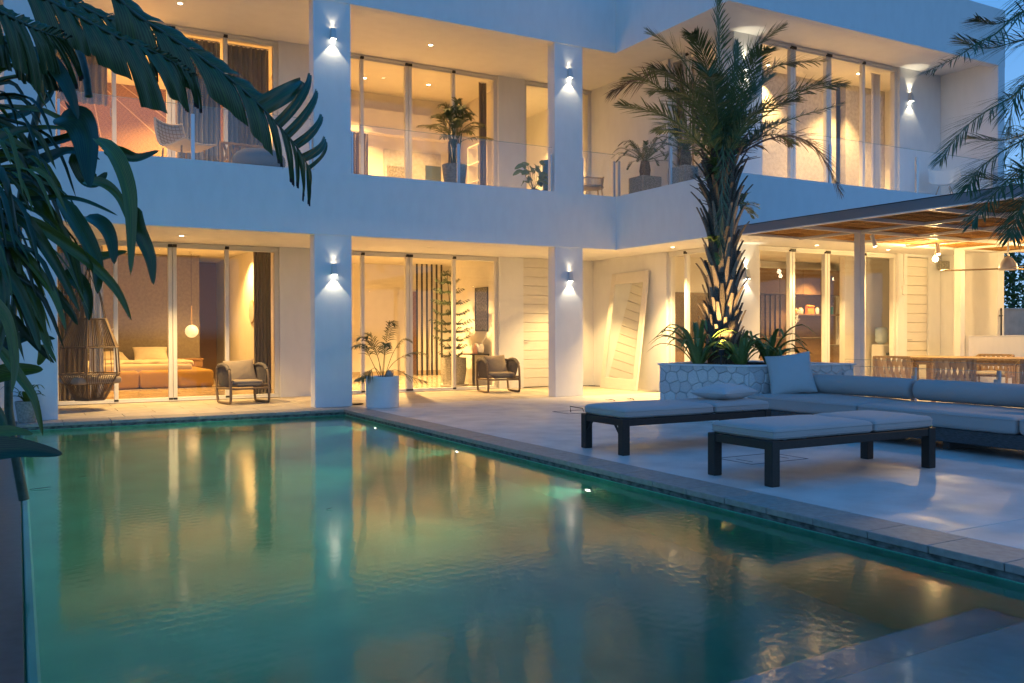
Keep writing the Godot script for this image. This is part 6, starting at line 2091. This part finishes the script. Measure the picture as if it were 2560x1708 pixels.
func left_foliage() -> void:
	var r := RandomNumberGenerator.new()
	r.seed = 61
	var face := Vector3(-0.15, 0.55, 0.82)
	var roots := [Vector3(-0.55, -0.14, -5.3), Vector3(-0.60, -0.14, -4.6)]
	var o := thing("pandan_clump", "dense clump of long strap leaves hanging over the left pool edge", "plant", roots[0])
	var n := 0
	for q in STRAPS:
		var ctrl := pts3(q[2]).map(func(v): return v - roots[0])
		var wide: bool = n == 9
		part(o, "leaf", strap(ctrl, q[0] * 1.1, q[1], face + Vector3(r.randf_range(-0.6, 0.6), r.randf_range(-0.3, 0.3), 0), 18, 2.0 if wide else 2.6, 0.45), M["strap_leaf_%d" % r.randi_range(0, 2)])
		n += 1
	part(o, "stem", B.new().tube(curve([Vector3(0, 0, 0), Vector3(0.05, 0.9, 0.0), Vector3(-0.05, 1.9, 0.1)], 8), [0.06], 8), M.stalk)
	# fill of the clumps behind: leaves arching out of four growing points
	var crowns := [[Vector3(-0.30, 1.98, -5.3), 52, 0.80], [Vector3(-0.34, 1.62, -4.9), 46, 0.62], [Vector3(-0.42, 1.28, -4.7), 18, 0.42], [Vector3(-0.30, 2.45, -5.7), 34, 0.80]]
	var labels := ["strap leaf plant at mid height on the left edge", "strap leaf plant in the thick of the left foliage", "strap leaf plant low on the left edge", "strap leaf plant at the top of the left foliage"]
	for ci in crowns.size():
		var c: Vector3 = crowns[ci][0]
		var root := Vector3(c.x - 0.25, -0.14, c.z)
		var e := thing("pandan_plant", labels[ci], "plant", root, 0.0, "strap leaf plants left of the pool")
		part(e, "stem", B.new().tube(curve([Vector3.ZERO, (c - root) * 0.6 + Vector3(-0.05, 0, 0), c - root], 8), [0.05], 8), M.stalk)
		for i in crowns[ci][1]:
			var a: float = r.randf_range(-1.9, 1.5)
			var el: float = r.randf_range(-0.5, 0.9)
			var l: float = crowns[ci][2] * r.randf_range(0.6, 1.1)
			var hz := Vector3(cos(a), 0, sin(a))
			var d := hz * cos(el) + Vector3.UP * sin(el)
			var p0 := c - root
			var p1 := p0 + d * l * 0.35
			var p2 := p0 + d * l * 0.65 + hz * l * 0.05 - Vector3.UP * l * 0.12
			var p3 := p0 + d * l * 0.78 + hz * l * 0.10 - Vector3.UP * l * r.randf_range(0.35, 0.6)
			part(e, "leaf", strap([p0, p1, p2, p3], r.randf_range(0.03, 0.062), r.randf_range(0.3, 0.6), face + Vector3(r.randf_range(-0.9, 0.9), r.randf_range(-0.5, 0.5), r.randf_range(-0.5, 0.0)), 12, 2.6, 0.5), M["strap_leaf_%d" % r.randi_range(0, 2)])
	# banana-like fan plant above
	var root2 := Vector3(-0.75, -0.14, -5.6)
	var bp := thing("banana_plant", "banana plant with large torn leaves arching across the top left", "plant", root2)
	var rel := func(a): return pts3(a).map(func(v): return v - root2)
	banana_leaf(bp, rel.call(BANANA_A), 0.48, 0.57, 0.22, 0.60, 1.7, r, M.banana_leaf)
	banana_leaf(bp, rel.call(BANANA_B), 0.20, 1.1, 0.24, 0.62, 1.2, r, M.banana_leaf)
	banana_leaf(bp, rel.call(BANANA_C), 0.22, 1.1, 0.22, 0.55, 0.9, r, M.banana_leaf)
	banana_leaf(bp, rel.call(BANANA_D), 0.20, 1.1, 0.14, 0.8, 1.0, r, M.banana_leaf)
	banana_leaf(bp, rel.call(BANANA_E), 0.22, 1.1, 0.26, 0.6, 1.1, r, M.banana_leaf)
	for st in [STALK_A, STALK_B]:
		part(bp, "leaf_stalk", B.new().tube(curve(rel.call(st), 14), [0.03, 0.028, 0.026, 0.024, 0.022, 0.02], 8), M.stalk)

func leafy_mass(o: Node3D, c: Vector3, size: Vector3, count: int, leaf: float, m: Material, r: RandomNumberGenerator) -> void:
	var b := B.new()
	var f := FastNoiseLite.new()
	f.seed = r.randi_range(1, 999)
	f.frequency = 0.9
	for i in count:
		var d := Vector3(r.randfn(), r.randfn(), r.randfn()).normalized()
		var rad: float = pow(r.randf(), 0.35) * (1.0 + 0.45 * f.get_noise_3dv(d * 2.2))
		var p := c + d * size * rad
		blade(b, p, Vector3(r.randf_range(-1, 1), r.randf_range(-0.6, 0.6), r.randf_range(-1, 1)).normalized(), leaf * r.randf_range(0.7, 1.3), leaf * 0.22, leaf * 0.2, Vector3(r.randf_range(-1, 1), 1, r.randf_range(-1, 1)).normalized())
	part(o, "crown", b, m)

func garden() -> void:
	var r := RandomNumberGenerator.new()
	r.seed = 81
	for q in [[24.3, -15.3, 3.1, 1.3, "bright green shrub behind the boundary wall at the far right"], [26.6, -16.6, 4.0, 1.6, "tall dark shrub behind the boundary wall, right of the bright one"], [33.0, -20.0, 7.0, 3.2, "dark tree mass farther behind the boundary wall"]]:
		var o := thing("garden_shrub", q[4], "shrub", Vector3(q[0], -0.14, q[1]))
		leafy_mass(o, Vector3(0, q[2] * 0.75, 0), Vector3(q[3] * 1.2, q[2] * 0.72, q[3]), 2600, 0.16, M.garden_leaf, r)
		part(o, "trunk", B.new().tube([Vector3.ZERO, Vector3(0.05, q[2] * 0.5, 0), Vector3(0, q[2] * 0.9, 0)], [0.09, 0.06, 0.03], 7), M.bark)
	# trees across the garden behind the camera, mirrored in the glass doors
	var xs := [-14.0, -8.5, -3.0, 2.0, -19.0]
	var lb := ["garden tree mirrored in the glass, farthest but one left", "garden tree mirrored in the glass, left of middle", "garden tree mirrored in the glass, middle", "garden tree mirrored in the glass, rightmost", "garden tree mirrored in the glass, farthest left"]
	for i in 5:
		var h: float = [4.2, 3.4, 4.8, 3.8, 5.0][i]
		var o2 := thing("garden_tree", lb[i], "tree", Vector3(xs[i], -0.14, 24.0 + (i % 3) * 2.5))
		leafy_mass(o2, Vector3(0, h * 0.62, 0), Vector3(h * 0.52, h * 0.40, h * 0.5), 2400, 0.30, M.garden_leaf, r)
		part(o2, "trunk", B.new().tube([Vector3.ZERO, Vector3(0.1, h * 0.4, 0), Vector3(0, h * 0.8, 0)], [0.16, 0.11, 0.04], 8), M.bark)
